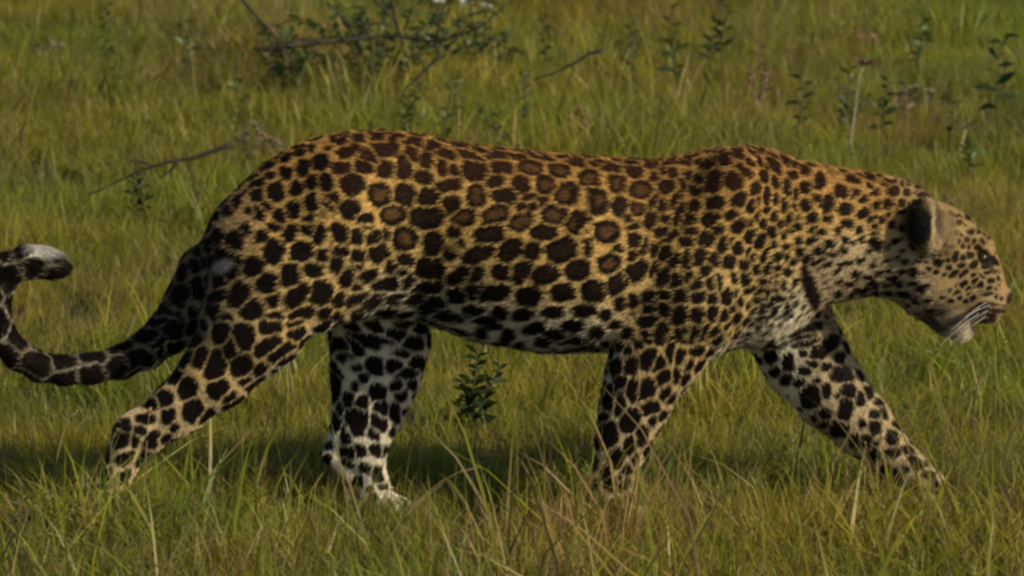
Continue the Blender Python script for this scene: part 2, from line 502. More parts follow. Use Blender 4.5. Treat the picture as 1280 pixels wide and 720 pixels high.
# gentle smoothing
for it in range(3):
    acc = np.zeros_like(UVW); num = np.zeros(len(UVW))
    for a, b_ in ((0, 1), (1, 2), (2, 3), (3, 0)):
        np.add.at(acc, Q[:, a], UVW[Q[:, b_]]); np.add.at(num, Q[:, a], 1)
        np.add.at(acc, Q[:, b_], UVW[Q[:, a]]); np.add.at(num, Q[:, b_], 1)
    UVW += 0.5 * (acc / np.maximum(num, 1)[:, None] - UVW)
# normals in (u, v, w)
e1 = UVW[Q[:, 2]] - UVW[Q[:, 0]]; e2 = UVW[Q[:, 3]] - UVW[Q[:, 1]]
fn = np.cross(e1, e2)
NR = np.zeros_like(UVW)
for k in range(4): np.add.at(NR, Q[:, k], fn)
NR /= np.linalg.norm(NR, axis=1)[:, None] + 1e-9
# (u,v,w) -> world is a mirrored map (v down), so check the winding by the outward side: distance field grows outward
ii = ((UVW + NR * 5 - np.array([U0, V0, W0])) / ST).astype(int)
ii = np.clip(ii, 0, np.array(D.shape) - 1)
if (D[ii[:, 0], ii[:, 1], ii[:, 2]] > 0).mean() < 0.5: NR = -NR; OUT = False
else: OUT = True
def to_world(p):
    p = np.asarray(p, float)
    return np.stack([(p[:, 0] - 640) * PX, p[:, 2] * PX, (GV - p[:, 1]) * PX / CP], 1)
def dir_world(d):
    o = np.stack([d[:, 0], d[:, 2], -d[:, 1] / CP], 1)
    return o / (np.linalg.norm(o, axis=1)[:, None] + 1e-9)
u_, v_, w_ = UVW.T
vi = v_ - w_ * SP / CP            # row where this point shows in the photograph

# ---- regions of the coat
tp = np.interp(u_, TR[:, 0], TR[:, 1]); bt = np.interp(u_, TR[:, 0], TR[:, 2])
tt = (vi - tp) / (bt - tp)
def polyd(pts):
    """distance to a polyline in (u, row)"""
    best = np.full(len(u_), 1e9)
    for a, b_ in zip(pts[:-1], pts[1:]):
        ax_, ay_ = a[0], a[1]; bx, by = b_[0] - ax_, b_[1] - ay_
        q = np.clip(((u_ - ax_) * bx + (vi - ay_) * by) / (bx * bx + by * by), 0, 1)
        best = np.minimum(best, np.hypot(u_ - ax_ - q * bx, vi - ay_ - q * by))
    return best
tail_m = (polyd([t_[:2] for t_ in TAIL[2:]]) < 34) & (np.abs(w_) < 32) & (u_ < 232) & ((u_ + vi * 0.9) < 232 + 0.9 * 400) & ((vi < 480) & ((u_ < 170) | (vi < 470 - (u_ - 170) * 0.9)))
far = (w_ > 14)
leg_nh = (w_ < -10) & (vi > 395) & (u_ < 440) & ~tail_m
leg_fh = (w_ > 5) & (vi > 392) & (u_ > 380) & (u_ < 570)
leg_nf = (w_ < -10) & (vi > 425) & (u_ > 730) & (u_ < 900)
leg_ff = (w_ > 5) & (u_ > 915) & (vi > 398)
head = sm(u_ - 0.35 * (vi - 300), 1120, 1160)

# ---- spot sites
def site_scale():
    s = np.full(len(u_), 25.0)
    s = np.where((u_ > 560) & (u_ < 830), 26, s)
    s = s - 9.0 * sm(u_, 800, 980) * (1 - sm(u_, 1010, 1060))
    s = np.where(u_ > 1010, np.minimum(s, 18), s)
    s = np.where(leg_nf, 20, s); s = np.where(leg_ff, 21, s); s = np.where(leg_fh, 21, s)
    s = np.where(leg_nh, 24, s)
    s = s * (1 - head) + 10.0 * head
    s = np.where(tail_m, 30, s)
    s = np.where((tt > 0.72) & (u_ > 900) & (u_ < 1040) & ~leg_ff & ~leg_nf, 12, s)
    return s
SC = site_scale()
# direction of elongation in (u, v)
ang = np.full(len(u_), R(-8.0)); els = np.full(len(u_), 1.12)
def setdir(m, a, e_):
    ang[m] = R(a); els[m] = e_
setdir((u_ > 380) & (u_ < 520) & (vi > 330), -38, 1.5)
setdir(leg_nh, -48, 1.35)
setdir((u_ > 300) & (u_ < 440) & (vi > 380) & (w_ < 0), -38, 1.7)
setdir((u_ > 560) & (u_ < 780) & (tt > 0.35), -22, 1.25)
setdir((u_ > 560) & (u_ < 780) & (tt > 0.8), -5, 1.4)
setdir((u_ > 800) & (u_ < 1000) & (vi < 420), 105, 1.35)
setdir(leg_nf, 112, 1.4)
setdir((u_ > 850) & (vi > 395) & (w_ < 0) & (u_ < 980), -40, 1.5)
setdir(leg_ff, 55, 1.35)
setdir(leg_fh, 60, 1.2); setdir(leg_fh & (vi < 470), 20, 2.2)
setdir(leg_ff & (vi < 455), -15, 2.0)
setdir((u_ > 1020) & (u_ < 1130), 10, 1.2)
setdir(head > 0.6, -38, 1.4)
TILES = [   # (origin u, origin row, enlargement, which leg or trunk, "x,y,rx,ry,rotation[,r]; ...")
 (240,160,6,"980,145,75,28,-12;840,180,45,28,-10;720,222,45,30,-15;600,278,60,32,-25;617,370,48,28,-30;742,342,45,48;868,305,45,55;1005,260,60,52;395,440,60,22,-50;660,485,58,68;810,460,45,55,10;925,415,42,55,20;1040,410,45,65;510,500,50,55;440,470,25,40;530,650,40,50;590,590,40,35,-40;465,630,30,25;690,670,45,55;795,615,48,60;940,560,58,58;1045,600,50,65;905,690,50,30,-30;300,620,40,40;370,540,35,60,20;330,470,40,20,-45;265,560,25,50,30;220,640,20,50,25"),
 (240,280,6,"430,50,40,50;555,92,45,45;655,20,55,30;765,75,48,62,20;890,35,40,50,20;985,78,42,72,20;1065,110,20,40;645,215,62,85,10;845,210,78,62,-15;995,240,45,45;945,345,65,50,-15;765,385,65,82;590,445,68,72;490,325,65,68,30;325,370,55,48,-30;165,290,28,55;380,280,22,40;390,535,65,95,20;475,640,80,68,-20;645,572,55,48,-30;815,535,100,55,-42;990,510,75,85,25;840,670,95,35,-20;1025,665,50,42,-30;70,480,55,80;215,540,75,45,-40;260,700,65,35;645,695,60,30,-10;45,310,40,60;220,100,35,60;60,200,30,50;15,660,30,40"),
 (140,400,4.5,"755,92,55,70;630,65,42,65,5;905,35,62,42,-15;1045,15,45,22,-20;485,110,75,28,-50;510,205,38,60,20;600,250,52,85,25;745,258,58,60;890,140,85,30,-38;945,190,100,28,-35;1055,75,50,32,-25;990,215,60,20,-30;935,285,25,15,-15;780,318,58,24,-38;820,360,62,20,-38;438,378,48,62,10;365,310,45,40,-35;612,383,62,50,-25;672,430,38,28,-30;310,440,40,45;235,468,35,30;468,508,52,62,10;540,535,60,25,-30;330,530,35,50;200,550,50,25;362,598,22,26;168,615,30,28;240,670,35,55,35;140,680,22,30;310,660,35,22,-30;90,590,25,40"),
 (400,160,6,"190,100,80,32,-5;50,150,60,30;430,70,110,25,-5;250,185,85,42,-12;500,172,105,42,-3;725,115,110,22,12;710,205,42,60,-30;810,250,45,55;190,308,55,40;350,300,60,52;505,320,58,60;650,300,52,80,-5;795,378,60,48;955,195,85,32,22;930,300,35,55;1015,325,35,45;980,435,95,38,-8;85,405,52,70;270,430,82,68,-20;465,510,80,85,-30,r;650,510,70,80;830,525,75,60;995,580,70,55;120,545,50,50,20;70,630,45,45;245,615,72,65,-30;20,540,20,40;360,690,60,45;570,650,100,70,-20,r;820,670,115,75"),
 (400,280,6,"160,75,60,75,15;295,92,48,55;420,105,45,60,20;510,80,30,45;370,10,50,25;655,110,90,88,0,r;870,145,70,85;1030,60,50,50;1000,195,85,60,-40;180,205,50,45;155,305,52,60;310,235,50,48;460,215,75,60,-35;290,320,45,30,-20;230,390,40,80,22;380,385,75,42,-25;300,465,45,28,-35;650,275,70,42,5;560,320,45,50;630,360,40,30;845,340,105,80;530,460,115,45,-5;820,470,115,50;165,560,60,42,-35;310,560,85,38,-15;340,650,62,55;580,555,110,32,3;540,640,70,60;870,610,85,58;150,680,50,35,-30"),
 (560,170,6,"150,90,90,15,8;190,155,100,25,15;370,150,100,28,10;710,165,120,20,10;215,270,85,65,5;420,245,80,40,5;635,245,90,55,0,r;855,265,75,58,0,r;985,200,110,25,5;375,345,60,42;555,365,62,65;740,378,68,68,0,r;230,455,72,85,0,r;445,455,90,55;625,465,45,22,-15;720,495,50,25,-30;560,535,38,28;640,530,40,30;910,440,100,80,-20,r;1055,500,40,70;370,595,105,60,-20,r;565,645,90,60,-15,r;810,595,95,68,0,r;135,620,90,60,-20,r;985,650,100,80,-35,r"),
 (560,280,6,"330,80,105,66,-15;725,65,95,48,5;70,170,70,50,-30;235,225,120,50,-20;480,200,100,60,-40;635,205,60,58;870,200,120,75,-20;1060,180,30,60;100,385,90,45,-35;230,390,40,75,30;415,360,68,48;565,360,50,85,35;740,380,90,60,-20;980,345,88,68;85,535,75,52;350,515,120,52,-8;625,540,95,58,-5;875,510,80,60,-10;215,650,90,38,8;405,670,58,60;575,680,80,48,-20;795,655,78,45;1035,645,90,45"),
 (720,170,6,"275,245,75,30,5;340,200,50,15;110,325,80,62,0,r;450,265,65,50,10;560,215,80,30,10;315,365,62,68,0,r;495,408,80,62,0,r;600,310,38,42;658,265,30,35;685,390,62,48;740,285,35,40;830,200,60,20;1020,105,40,18,-5;850,310,40,35,-40;815,360,28,55;925,320,45,28;900,410,50,30;150,500,95,100,0,r;15,440,20,45;330,530,50,68,15;585,500,30,55,25;640,520,35,50;750,490,32,62,25;775,590,28,90,18;885,520,50,35,-30;850,620,50,40,-15;1040,510,70,48,-20;1000,620,75,42,-35;465,555,60,45,0,r;395,625,30,38;430,680,50,30,-25;562,640,42,65,12;665,645,35,50,15;15,610,20,40;75,670,35,55"),
 (720,280,6,"20,160,20,40;240,62,90,80,0,r;640,50,55,50,-30;710,95,75,25,-42;125,185,60,62;315,190,38,40;255,290,90,72,-30,r;130,500,78,75;440,120,50,55;510,165,28,60,15;425,250,30,50;590,200,35,50,15;670,220,55,52,-30;860,60,50,30;830,130,55,32;975,115,55,55;1060,50,45,35;740,270,35,60,20;835,275,28,75,5;930,250,40,65,15;1030,270,42,50,15;970,350,35,50,15;455,350,65,85,35;310,450,60,90,30;650,400,38,65,20;745,415,38,50;845,400,35,45;895,460,40,50;905,545,55,40,-20;580,340,35,60,35;665,530,45,40;780,540,50,55;550,550,50,55,25;1015,560,38,40;1015,450,35,50;1065,440,25,60;430,590,50,70;545,640,60,28,-15;665,640,48,60;905,680,48,60;340,580,45,55;235,680,50,50"),
 (560,380,5.333,"110,90,50,25,20;595,160,75,35,-12;835,150,75,42,-5;260,200,40,60;430,210,50,50,20;520,265,40,25;660,250,55,45;700,295,90,15;845,240,85,28,-3;1010,185,50,45;1065,70,45,60;1050,262,40,20;15,145,22,35;880,290,100,12"),
 (880,170,6,"60,100,50,22,-5;200,68,60,12,5;325,55,45,15,20;155,175,42,58,-15;252,140,42,42;380,128,45,25,30;455,125,40,18,45;30,200,50,40,-10;335,205,45,25,35;300,270,70,32,38;430,212,50,22,45;530,230,35,80,-28;620,200,45,22,40;763,265,40,38;668,302,38,35;870,340,38,60;975,290,65,22,15;440,310,30,50,-12;535,355,28,52,-20;618,390,28,58,-5;760,395,40,42;685,435,24,42,-10;850,470,30,32;925,515,42,62,15;75,340,50,85,30;215,345,68,65,-30;375,405,36,55,15;465,455,26,60,3;532,480,24,45,8;597,540,26,58;672,535,24,32;763,525,38,45;255,480,42,65,25;205,600,50,38,-25;345,535,40,50,20;395,490,18,40;465,560,36,25,-35;520,605,24,42,10;385,600,28,50,25;630,620,24,55,5;565,665,28,38,30;805,610,38,50,-15;920,625,36,30;705,615,18,25;710,680,25,35;430,660,28,42,15;250,670,60,45,-35;340,660,22,45,20;640,710,30,18;820,700,35,25,10"),
 (880,280,6,"110,45,50,40;140,150,35,75,15;195,130,25,35;245,185,38,50;335,85,35,60,15;410,130,38,58,15;500,60,40,40,30;590,90,22,35;640,55,20,25;520,150,28,28;620,175,35,25;700,125,22,30;715,210,32,28;800,120,55,22,-32;870,60,40,25;1000,55,28,28;185,285,58,48;300,300,45,40;360,255,25,40,20;320,215,18,35,20;450,230,22,60,18;545,250,26,38,5;615,250,22,40;665,280,40,22,-15;940,150,38,28,-15;860,210,38,45,30;960,230,38,20,-5;1055,120,30,30;50,450,28,55,10;118,425,38,65,5;390,345,24,40;470,330,24,58,10;552,328,28,28;622,360,34,38,30;225,405,25,45;308,410,38,48;540,390,18,16;435,430,22,30,15;490,420,12,28,20;540,435,16,18;590,460,24,32;340,490,48,20,-20;405,500,42,18,-35;480,530,18,60,5;535,495,12,22;640,490,16,18;665,530,20,24;575,555,35,26,8;50,565,38,38;170,545,45,65,15;228,520,25,42,15;270,575,38,38,-20;395,565,42,22,-20;335,610,30,28;365,640,25,25;450,635,24,42,10;545,640,20,34,10;635,635,22,60,18;60,665,45,52,20;150,680,55,35,-35;245,690,45,40,-40;430,710,38,15;760,350,35,35;915,310,40,20,-10;1040,200,30,25;850,280,60,15,-30"),
 (1030,200,7.2,"45,108,30,28;115,145,50,20,22;265,175,70,35,12;425,160,55,25,18;590,190,50,15,8;150,285,62,55,12;405,230,30,30;460,298,36,35;285,310,36,38;345,355,42,36;540,225,35,20,35;615,280,45,42;735,295,38,35,20;700,215,30,25;800,190,80,20;850,240,50,35,10;890,318,65,20,8;190,445,65,50,5;470,415,35,38;575,395,42,45,30;690,395,32,35;200,570,62,32,8;345,485,65,35,-35;585,495,28,24;430,535,50,25,-30;520,540,28,35;615,580,36,30;120,645,26,28;305,630,35,40,10;455,610,40,35;450,660,35,25;690,470,30,20;960,395,40,25,-40;1000,320,45,15,35;830,385,60,30"),
 (1030,290,7.2,"50,105,38,32;190,70,35,28;335,60,26,35;255,100,25,22;165,165,28,28;75,200,35,22;320,250,32,32;400,180,22,22;190,285,75,15,-10;25,290,30,15;445,280,26,32;555,130,28,24;650,80,45,25,-15;440,20,35,30;570,255,26,20;590,355,42,22;700,355,30,24;700,180,20,18;725,270,26,28;500,365,40,18,5;400,405,75,20,5;800,360,35,50;930,345,26,20;990,370,28,22,-30;830,265,28,20;1000,275,35,35,20;860,240,30,18;350,510,80,28;230,465,50,18;480,550,60,18;930,420,50,16,-20;810,460,55,18;1040,450,40,14,-15;990,515,60,16,-5;660,225,20,14;720,560,90,30,10;560,470,60,16"),  # closing entries: general dark of the underneck, entered as spots
 (1150,270,9,"530,20,35,22;560,178,32,20;650,182,22,24;712,215,15,22;512,265,24,32,10;598,280,18,24;690,290,22,38,-20;460,340,24,28;530,345,18,20;645,362,38,30,30;543,440,42,35;375,460,24,58,10;295,500,20,18;440,550,40,26,-15;300,580,36,26,-25;170,520,40,40,20;580,550,58,32,-35;470,640,75,22,-42;355,655,62,30,-28;80,620,32,25;155,640,45,30,-15;580,662,28,18,-5;720,575,45,28,-20;740,630,45,20,-15;715,460,35,70,15;820,520,30,70,-35;660,100,25,28;205,385,30,22,-20;130,440,28,22;120,330,20,26;260,420,24,18,-30;770,250,14,20,-20;840,600,14,26,-10;680,680,35,12,30;430,75,34,24,20;380,200,20,26;420,300,18,24,10;340,350,20,22,20;200,440,26,20,-20;330,-20,30,22,30;420,10,22,18;250,300,34,22,20"),
 (1150,340,9,"870,70,13,20;880,160,12,18;860,270,14,22;910,300,10,16;250,20,34,16,-30;40,10,26,16;600,100,35,25,-20;665,138,32,28;470,140,48,28,-25;210,110,55,18,-20;520,185,32,28,-30;540,232,30,20;430,285,24,24;590,290,35,26,-25;500,322,32,20,-20;325,325,30,20;385,232,40,18,-12;325,210,32,15,10;80,90,60,18,-15;170,200,70,20,-5;790,95,35,20;770,175,35,20;730,245,80,12,-5;850,190,25,15,-30;700,380,65,34,-10;830,370,75,14,5;920,380,50,12,5;880,440,85,14,5;790,490,60,16,30"),
 (760,370,6,"310,190,75,42,5;535,140,55,85,20;1035,180,45,28,-40;990,270,50,25,-10;160,275,50,45;230,345,40,40;290,300,38,45;405,275,50,80,22;463,400,30,90,3;555,280,45,62;645,290,35,62,25;725,265,35,55,25;810,265,55,40,-35;830,310,60,35,-30;660,405,60,28,-15;760,415,40,22,-40;530,455,32,60,15;600,515,28,55,22;565,490,15,35,20;300,465,52,80,22;370,500,42,62,20;410,610,52,58,15;508,590,28,58,8;60,530,50,70;170,510,55,75,15;80,370,45,45;145,410,35,35;190,100,45,40;60,200,50,35;95,40,50,45;20,130,30,55"),
 (720,480,4.5,"185,70,38,75;240,90,32,85;315,30,38,60;395,30,42,68,15;500,35,22,50,10;412,125,48,50,-35;300,200,50,75,30;428,195,20,38,10;365,285,30,55,8;180,280,55,80;300,340,34,55,10;222,410,42,65,10;335,415,20,38,10;275,480,35,38,30;195,560,35,45;150,190,30,30;250,520,20,20"),
 (380,390,6,"250,250,90,60;510,225,170,32,14;690,170,70,35,5;815,235,72,50,5;960,200,40,65;680,285,110,25,20;860,385,65,45,20;540,405,70,62,15;670,410,65,50,15;380,400,90,28,40;300,330,100,35,35;440,480,40,45;220,560,40,110;375,565,22,35;690,560,50,40;805,545,35,35;550,610,60,60,10;435,680,45,50;320,660,40,60"),
 (380,500,5.144,"585,80,32,62;475,150,48,65;460,330,42,42,25;390,445,38,30,20;500,560,25,22;420,580,22,20;340,140,70,80;265,220,30,70;200,140,28,60;145,300,32,25;265,340,50,40;130,390,30,30"),
 (920,380,6,"560,180,180,30,-8;480,250,130,25,-5;700,170,60,25;540,290,110,22,-10;665,330,140,50,-40;575,440,60,45,-30;520,490,50,40;390,440,45,60;260,400,50,50;300,510,45,40;380,560,50,45;480,590,45,30;330,290,60,40;510,370,35,20;780,400,40,45,20;680,470,40,35;800,530,90,60,10;610,575,30,18"),
 (1000,480,5.145,"70,80,65,70;175,40,28,45;248,75,18,16;300,160,42,85,10;395,95,30,50,-10;455,55,25,45,-15;495,205,30,38;545,180,22,42,-15;490,280,35,48;405,255,22,28;640,270,26,40,-35;605,340,36,48,-15;610,445,55,30,-5;430,370,45,45;365,370,40,45;260,290,60,55;165,200,45,45;160,250,40,30;715,425,45,35;745,385,25,30,-20;560,550,35,35,20;700,550,22,25;545,490,25,20;825,515,18,18;840,590,35,25;500,380,30,15"),
 (160,300,4,"350,110,45,60;350,230,50,50,-20;265,280,38,65,15;325,370,35,30;180,360,55,40,-35;230,440,60,50,-20;100,480,60,50,-20;60,590,70,50,-15;160,560,40,25"),
]
TRACE = []
for ox_, oy_, k_, txt in TILES:
    for q_ in txt.split(';'):
        f_ = q_.split(','); rz = f_[-1] == 'r'
        if rz: f_ = f_[:-1]
        f_ = [float(x) for x in f_] + [0.0] * (5 - len(f_))
        cx_, cy_, mr_ = ox_ + f_[0] / k_, oy_ + f_[1] / k_, 0.55 * min(f_[2], f_[3]) / k_
        if any(math.hypot(t_[0] - cx_, t_[1] - cy_) < max(mr_, 0.55 * min(t_[2], t_[3])) for t_ in TRACE): continue
        TRACE.append((ox_ + f_[0] / k_, oy_ + f_[1] / k_, f_[2] / k_, f_[3] / k_, R(f_[4]), rz))
placed = []; placed_s = []
cell = {}
def key(p): return (int(p[0] // 24), int(p[1] // 24), int(p[2] // 24))
def far_enough(p, s):
    k = key(p)
    for a in (-1, 0, 1):
        for b_ in (-1, 0, 1):
            for c in (-1, 0, 1):
                for j in cell.get((k[0] + a, k[1] + b_, k[2] + c), ()):
                    q = placed[j]
                    if (q[0] - p[0]) ** 2 + (q[1] - p[1]) ** 2 + (q[2] - p[2]) ** 2 < (0.5 * (s + placed_s[j]) * 0.86) ** 2: return False
    return True
def put(i, s):
    p = UVW[i]; cell.setdefault(key(p), []).append(len(placed)); placed.append(p); placed_s.append(s); sid.append(i)
sid = []
ELL = []
facing = NR[:, 2] * CP - NR[:, 1] * SP < 0.30      # turned towards the photographer's side
gridk = {}
for i in np.where(facing)[0]: gridk.setdefault((int(u_[i] // 8), int(vi[i] // 8)), []).append(i)
for r0 in TRACE:
    best = None; bs = 1e9
    for a in (-1, 0, 1):
        for b_ in (-1, 0, 1):
            for i in gridk.get((int(r0[0] // 8) + a, int(r0[1] // 8) + b_), ()):
                dd = (u_[i] - r0[0]) ** 2 + (vi[i] - r0[1]) ** 2
                if dd < 49 and dd + w_[i] * 1.5 < bs: best = i; bs = dd + w_[i] * 1.5
    if best is not None:
        put(best, 2 * math.sqrt(r0[2] * r0[3]) * 1.08 + 2.5)
        ELL.append((*r0[:5], w_[best], float(r0[5])))
ELL = np.array(ELL)
NT = len(placed)
order = rng.permutation(len(u_))[:60000]
for i in order:
    if far_enough(UVW[i], SC[i]): put(i, SC[i])
SITES = np.array(placed[NT:], np.float32); SS = np.array(placed_s[NT:], np.float32); sid = np.array(sid[NT:])
SA = ang[sid] + rng.normal(0, 0.22, len(sid)); SE = els[sid] * rng.uniform(0.92, 1.12, len(sid))
# direction vectors in the surface
dvec = np.stack([np.cos(SA), np.sin(SA), 0 * SA], 1); nn = NR[sid]
dvec -= nn * (dvec * nn).sum(1)[:, None]; dvec /= np.linalg.norm(dvec, axis=1)[:, None] + 1e-6
print('spot sites', len(SITES), 'traced', NT, 'verts', len(UVW))

def two_nearest(Pp):
    f1 = np.full(len(Pp), 1e9, np.float32); f2 = f1.copy(); i1 = np.zeros(len(Pp), np.int32)
    order = np.argsort(SITES[:, 0]); so_, = (SITES[order, 0],)
    po = np.argsort(Pp[:, 0])
    for blk in np.array_split(po, max(1, len(Pp) // 1500)):
        q = Pp[blk]; lo, hi = q[:, 0].min() - 60, q[:, 0].max() + 60
        ids = order[np.searchsorted(so_, lo):np.searchsorted(so_, hi)]
        r3 = q[:, None, :] - SITES[ids][None]
        d2 = (r3 ** 2).sum(2); al = (r3 * dvec[ids][None]).sum(2)
        e_ = SE[ids][None]
        d2 = ((d2 - al ** 2) * e_ + al ** 2 / e_)
        d_ = np.sqrt(np.maximum(d2, 0))
        a = np.argpartition(d_, 1, axis=1)[:, :2]
        dd = np.take_along_axis(d_, a, 1); sw = dd[:, 0] > dd[:, 1]
        a[sw] = a[sw][:, ::-1]; dd[sw] = dd[sw][:, ::-1]
        f1[blk] = dd[:, 0]; f2[blk] = dd[:, 1]; i1[blk] = ids[a[:, 0]]
    return f1, f2, i1
wob = np.stack([vnoise(UVW, 0.09, k) for k in (1, 2, 3)], 1) * 2.6 + np.stack([vnoise(UVW, 0.22, k) for k in (4, 5, 6)], 1) * 1.3
F1, F2, I1 = two_nearest((UVW + wob).astype(np.float32))
ss = SS[I1]
gap = 0.05 * ss + 0.9
gap = np.where(tail_m, 1.1, gap)
neck = sm(u_, 985, 1040) * (1 - head)
gap = gap + 1.6 * neck + 2.4 * head * 0.55 + 1.5 * sm(u_, 930, 985) * (1 - neck)
pale_zone = ((leg_fh & (vi > 465)) | (leg_ff & (vi > 455)))
gap = np.where(pale_zone, gap + 2.0, gap)
jit = (np.sin(I1 * 12.9898) * 43758.5453) % 1.0
edge = (F2 - F1) * 0.5 - gap * (0.8 + 0.5 * jit)
rad = ss * (0.56 + 0.10 * jit) - F1
rad = np.where(tail_m, 9, rad)
inner = np.minimum(edge, rad)
# spots read off the photograph, painted on the side that faces it
UT = u_ + wob[:, 0] * 0.6; VTm = vi + wob[:, 1] * 0.6
tin = np.full(len(u_), -9.0); tin2 = tin.copy(); mnr = np.ones(len(u_)); ros_t = np.zeros(len(u_))
order_u = np.argsort(u_); us = u_[order_u]
for e_ in ELL:
    rm = max(e_[2], e_[3]) + 8
    ids = order_u[np.searchsorted(us, e_[0] - rm):np.searchsorted(us, e_[0] + rm)]
    ids = ids[(np.abs(vi[ids] - e_[1]) < rm) & (np.abs(w_[ids] - e_[5]) < (62 if e_[0] > 1150 else 42)) & facing[ids]]
    ca, sa = math.cos(e_[4]), math.sin(e_[4]); du, dv = UT[ids] - e_[0], VTm[ids] - e_[1]
    x = (du * ca + dv * sa); y = (-du * sa + dv * ca)
    pw = 2.4
    k_ = (np.abs(x / e_[2]) ** pw + np.abs(y / e_[3]) ** pw) ** (1 / pw)
    g_ = np.sqrt((x / e_[2] ** 2) ** 2 + (y / e_[3] ** 2) ** 2) / np.maximum(k_, 1e-3) + 1e-4
    dd = np.clip((1.0 - k_) / g_ + (0.04 if e_[6] else 0.085 if e_[0] < 900 else 0.055) * (e_[2] + e_[3]) * (e_[0] < 1130) * (0.4 if (560 < e_[0] < 800 and e_[1] > 385) else 1.0) + (1.7 if e_[0] > 1150 else 0.95), -9, min(e_[2], e_[3]))
    m = dd > tin[ids]
    tin2[ids] = np.where(m, tin[ids], np.maximum(tin2[ids], dd))
    tin[ids[m]] = dd[m]; ros_t[ids[m]] = e_[6]; mnr[ids[m]] = min(e_[2], e_[3])
tin = np.minimum(tin, (tin - tin2) * 0.6 - 0.75)
mx = np.maximum(inner, tin); mn = np.minimum(inner, tin)
inner = np.minimum(mx, (mx - mn) * 0.6 - 0.5)
spot = sm(inner, -0.9, 1.3)
# fine hairiness of the edges
spot = np.clip(spot, 0, 1)

legs = leg_nh | leg_fh | leg_nf | leg_ff
inside = ((w_ > 5) & (NR[:, 2] < 0.3)) | ((w_ < -5) & (NR[:, 2] > -0.1) & (vi > 420))
# ---- ground colour of the coat, plus shade painted on rump and lower head
def mixn(a, b_, f): return a * (1 - f[:, None]) + np.array(b_)[None] * f[:, None]
col = np.zeros((len(u_), 3)); col[:] = (0.50, 0.32, 0.105)
col = mixn(col, (0.43, 0.24, 0.07), 1 - sm(tt, 0.02, 0.42))
col = mixn(col, (0.40, 0.225, 0.075), (1 - sm(tt, -0.05, 0.35)) * sm(u_, 800, 900))
col = mixn(col, (0.51, 0.36, 0.15), sm(tt, 0.4, 0.75))
col = mixn(col, (0.58, 0.52, 0.38), sm(tt, 0.66, 0.92) * sm(u_, 430, 500) * (1 - sm(u_, 740, 800)) * 0.8)
under = np.clip(sm(NR[:, 1], 0.35, 0.8) + sm(tt, 0.90, 1.04) * (u_ > 480) * ~(legs | ((w_ < -20) & (u_ > 750) & (u_ < 930))), 0, 1)
col = mixn(col, (0.58, 0.51, 0.39), under * (vi > 330) * (1 - 0.6 * sm(u_, 1020, 1050) * (u_ < 1170)))
col = mixn(col, (0.62, 0.56, 0.42), sm(tt, 0.66, 0.95) * sm(u_, 935, 985) * (1 - sm(u_, 1030, 1060)))
col = mixn(col, (0.66, 0.60, 0.48), (legs & inside).astype(float))
col = mixn(col, (0.54, 0.42, 0.24), ((leg_nh | leg_nf) & ~inside) * sm(vi, 430, 560))
col = mixn(col, (0.25, 0.195, 0.12), (1 - sm(u_, 250, 370)) * (1 - sm(vi, 380, 470)))  # shade of the rump painted into the coat
col = mixn(col, (0.26, 0.22, 0.16), tail_m.astype(float))
hd = head
col = mixn(col, (0.25, 0.175, 0.078), hd * 0.92)
col = mixn(col, (0.20, 0.16, 0.095), np.maximum(hd, neck) * sm((vi - 300) - 0.9 * (u_ - 1130), 0, 40) * sm(vi, 285, 330) * 0.75)  # shade on lower face and neck painted in, with the greyer cheek ruff
col = mixn(col, (0.46, 0.40, 0.30), hd * sm(vi + (u_ - 1200) * -0.5, 385, 410))
col = mixn(col, (0.42, 0.33, 0.20), neck * sm(tt, 0.35, 0.7))
col *= (1 + 0.10 * vnoise(UVW, 0.03, 21) + 0.07 * vnoise(UVW, 0.3, 22))[:, None]
# ---- spot colour: rosettes keep a browner middle on the flank and back
ros = sm(u_, 430, 520) * (1 - sm(u_, 860, 960)) * (1 - sm(tt, 0.60, 0.78)) * (vi < 400)
rose_on = np.where(tin > 0, np.maximum(ros_t, 0.12 * ros), ros * (((np.sin(I1 * 78.233) * 9171.3) % 1.0) > 0.35))
scol = np.zeros_like(col); scol[:] = (0.009, 0.006, 0.005)
scol = mixn(scol, (0.034, 0.014, 0.008), 0.75 * (1 - sm(tt, 0.05, 0.5)) * (u_ > 420) + 0 * u_)
centre = sm(np.where(tin > 0, tin / mnr, inner / 12) + 0.22 * vnoise(UVW, 0.14, 31), 0.42, 0.75) * rose_on
scol = mixn(scol, (0.15, 0.080, 0.030), centre * 0.6)
col = col * (1 - spot[:, None]) + scol * spot[:, None]
# ---- special marks
def blob(cu, cv_, ru, rv_, rot=0, side=None, soft=0.25):
    ca, sa = math.cos(R(rot)), math.sin(R(rot))
    du, dv = u_ - cu, vi - cv_
    x = (du * ca + dv * sa) / ru; y = (-du * sa + dv * ca) / rv_
    m = 1 - sm(np.hypot(x, y), 1 - soft, 1 + soft)
    if side == 'near': m = m * (w_ < 0)
    if side == 'far': m = m * (w_ > 0)
    return m
ear = (np.abs(w_) > 50) & (u_ > 1128) & (u_ < 1200) & (vi > 240) & (vi < 328)
both = lambda *a, **k: blob(*a, **k)
DK = (0.012, 0.010, 0.010)
col = mixn(col, DK, both(1146, 283, 19, 31, -4, soft=0.4) * (np.abs(w_) > 34) * (u_ < 1160))
rim = ear & (np.abs(u_ - 1160 - 4 * np.sin((vi - 245) / 75 * 3.14)) < 3.2) & (NR[:, 0] > -0.75)
innr = ear & (u_ > 1162) & (u_ < 1180) & (blob(1166, 284, 15, 34, soft=0.1) > 0.5)
earfront = blob(1177, 284, 16, 33, -6, soft=0.35) * (u_ > 1161) * (np.abs(w_) > 20)
col = mixn(col, (0.17, 0.118, 0.058), earfront * 0.9)
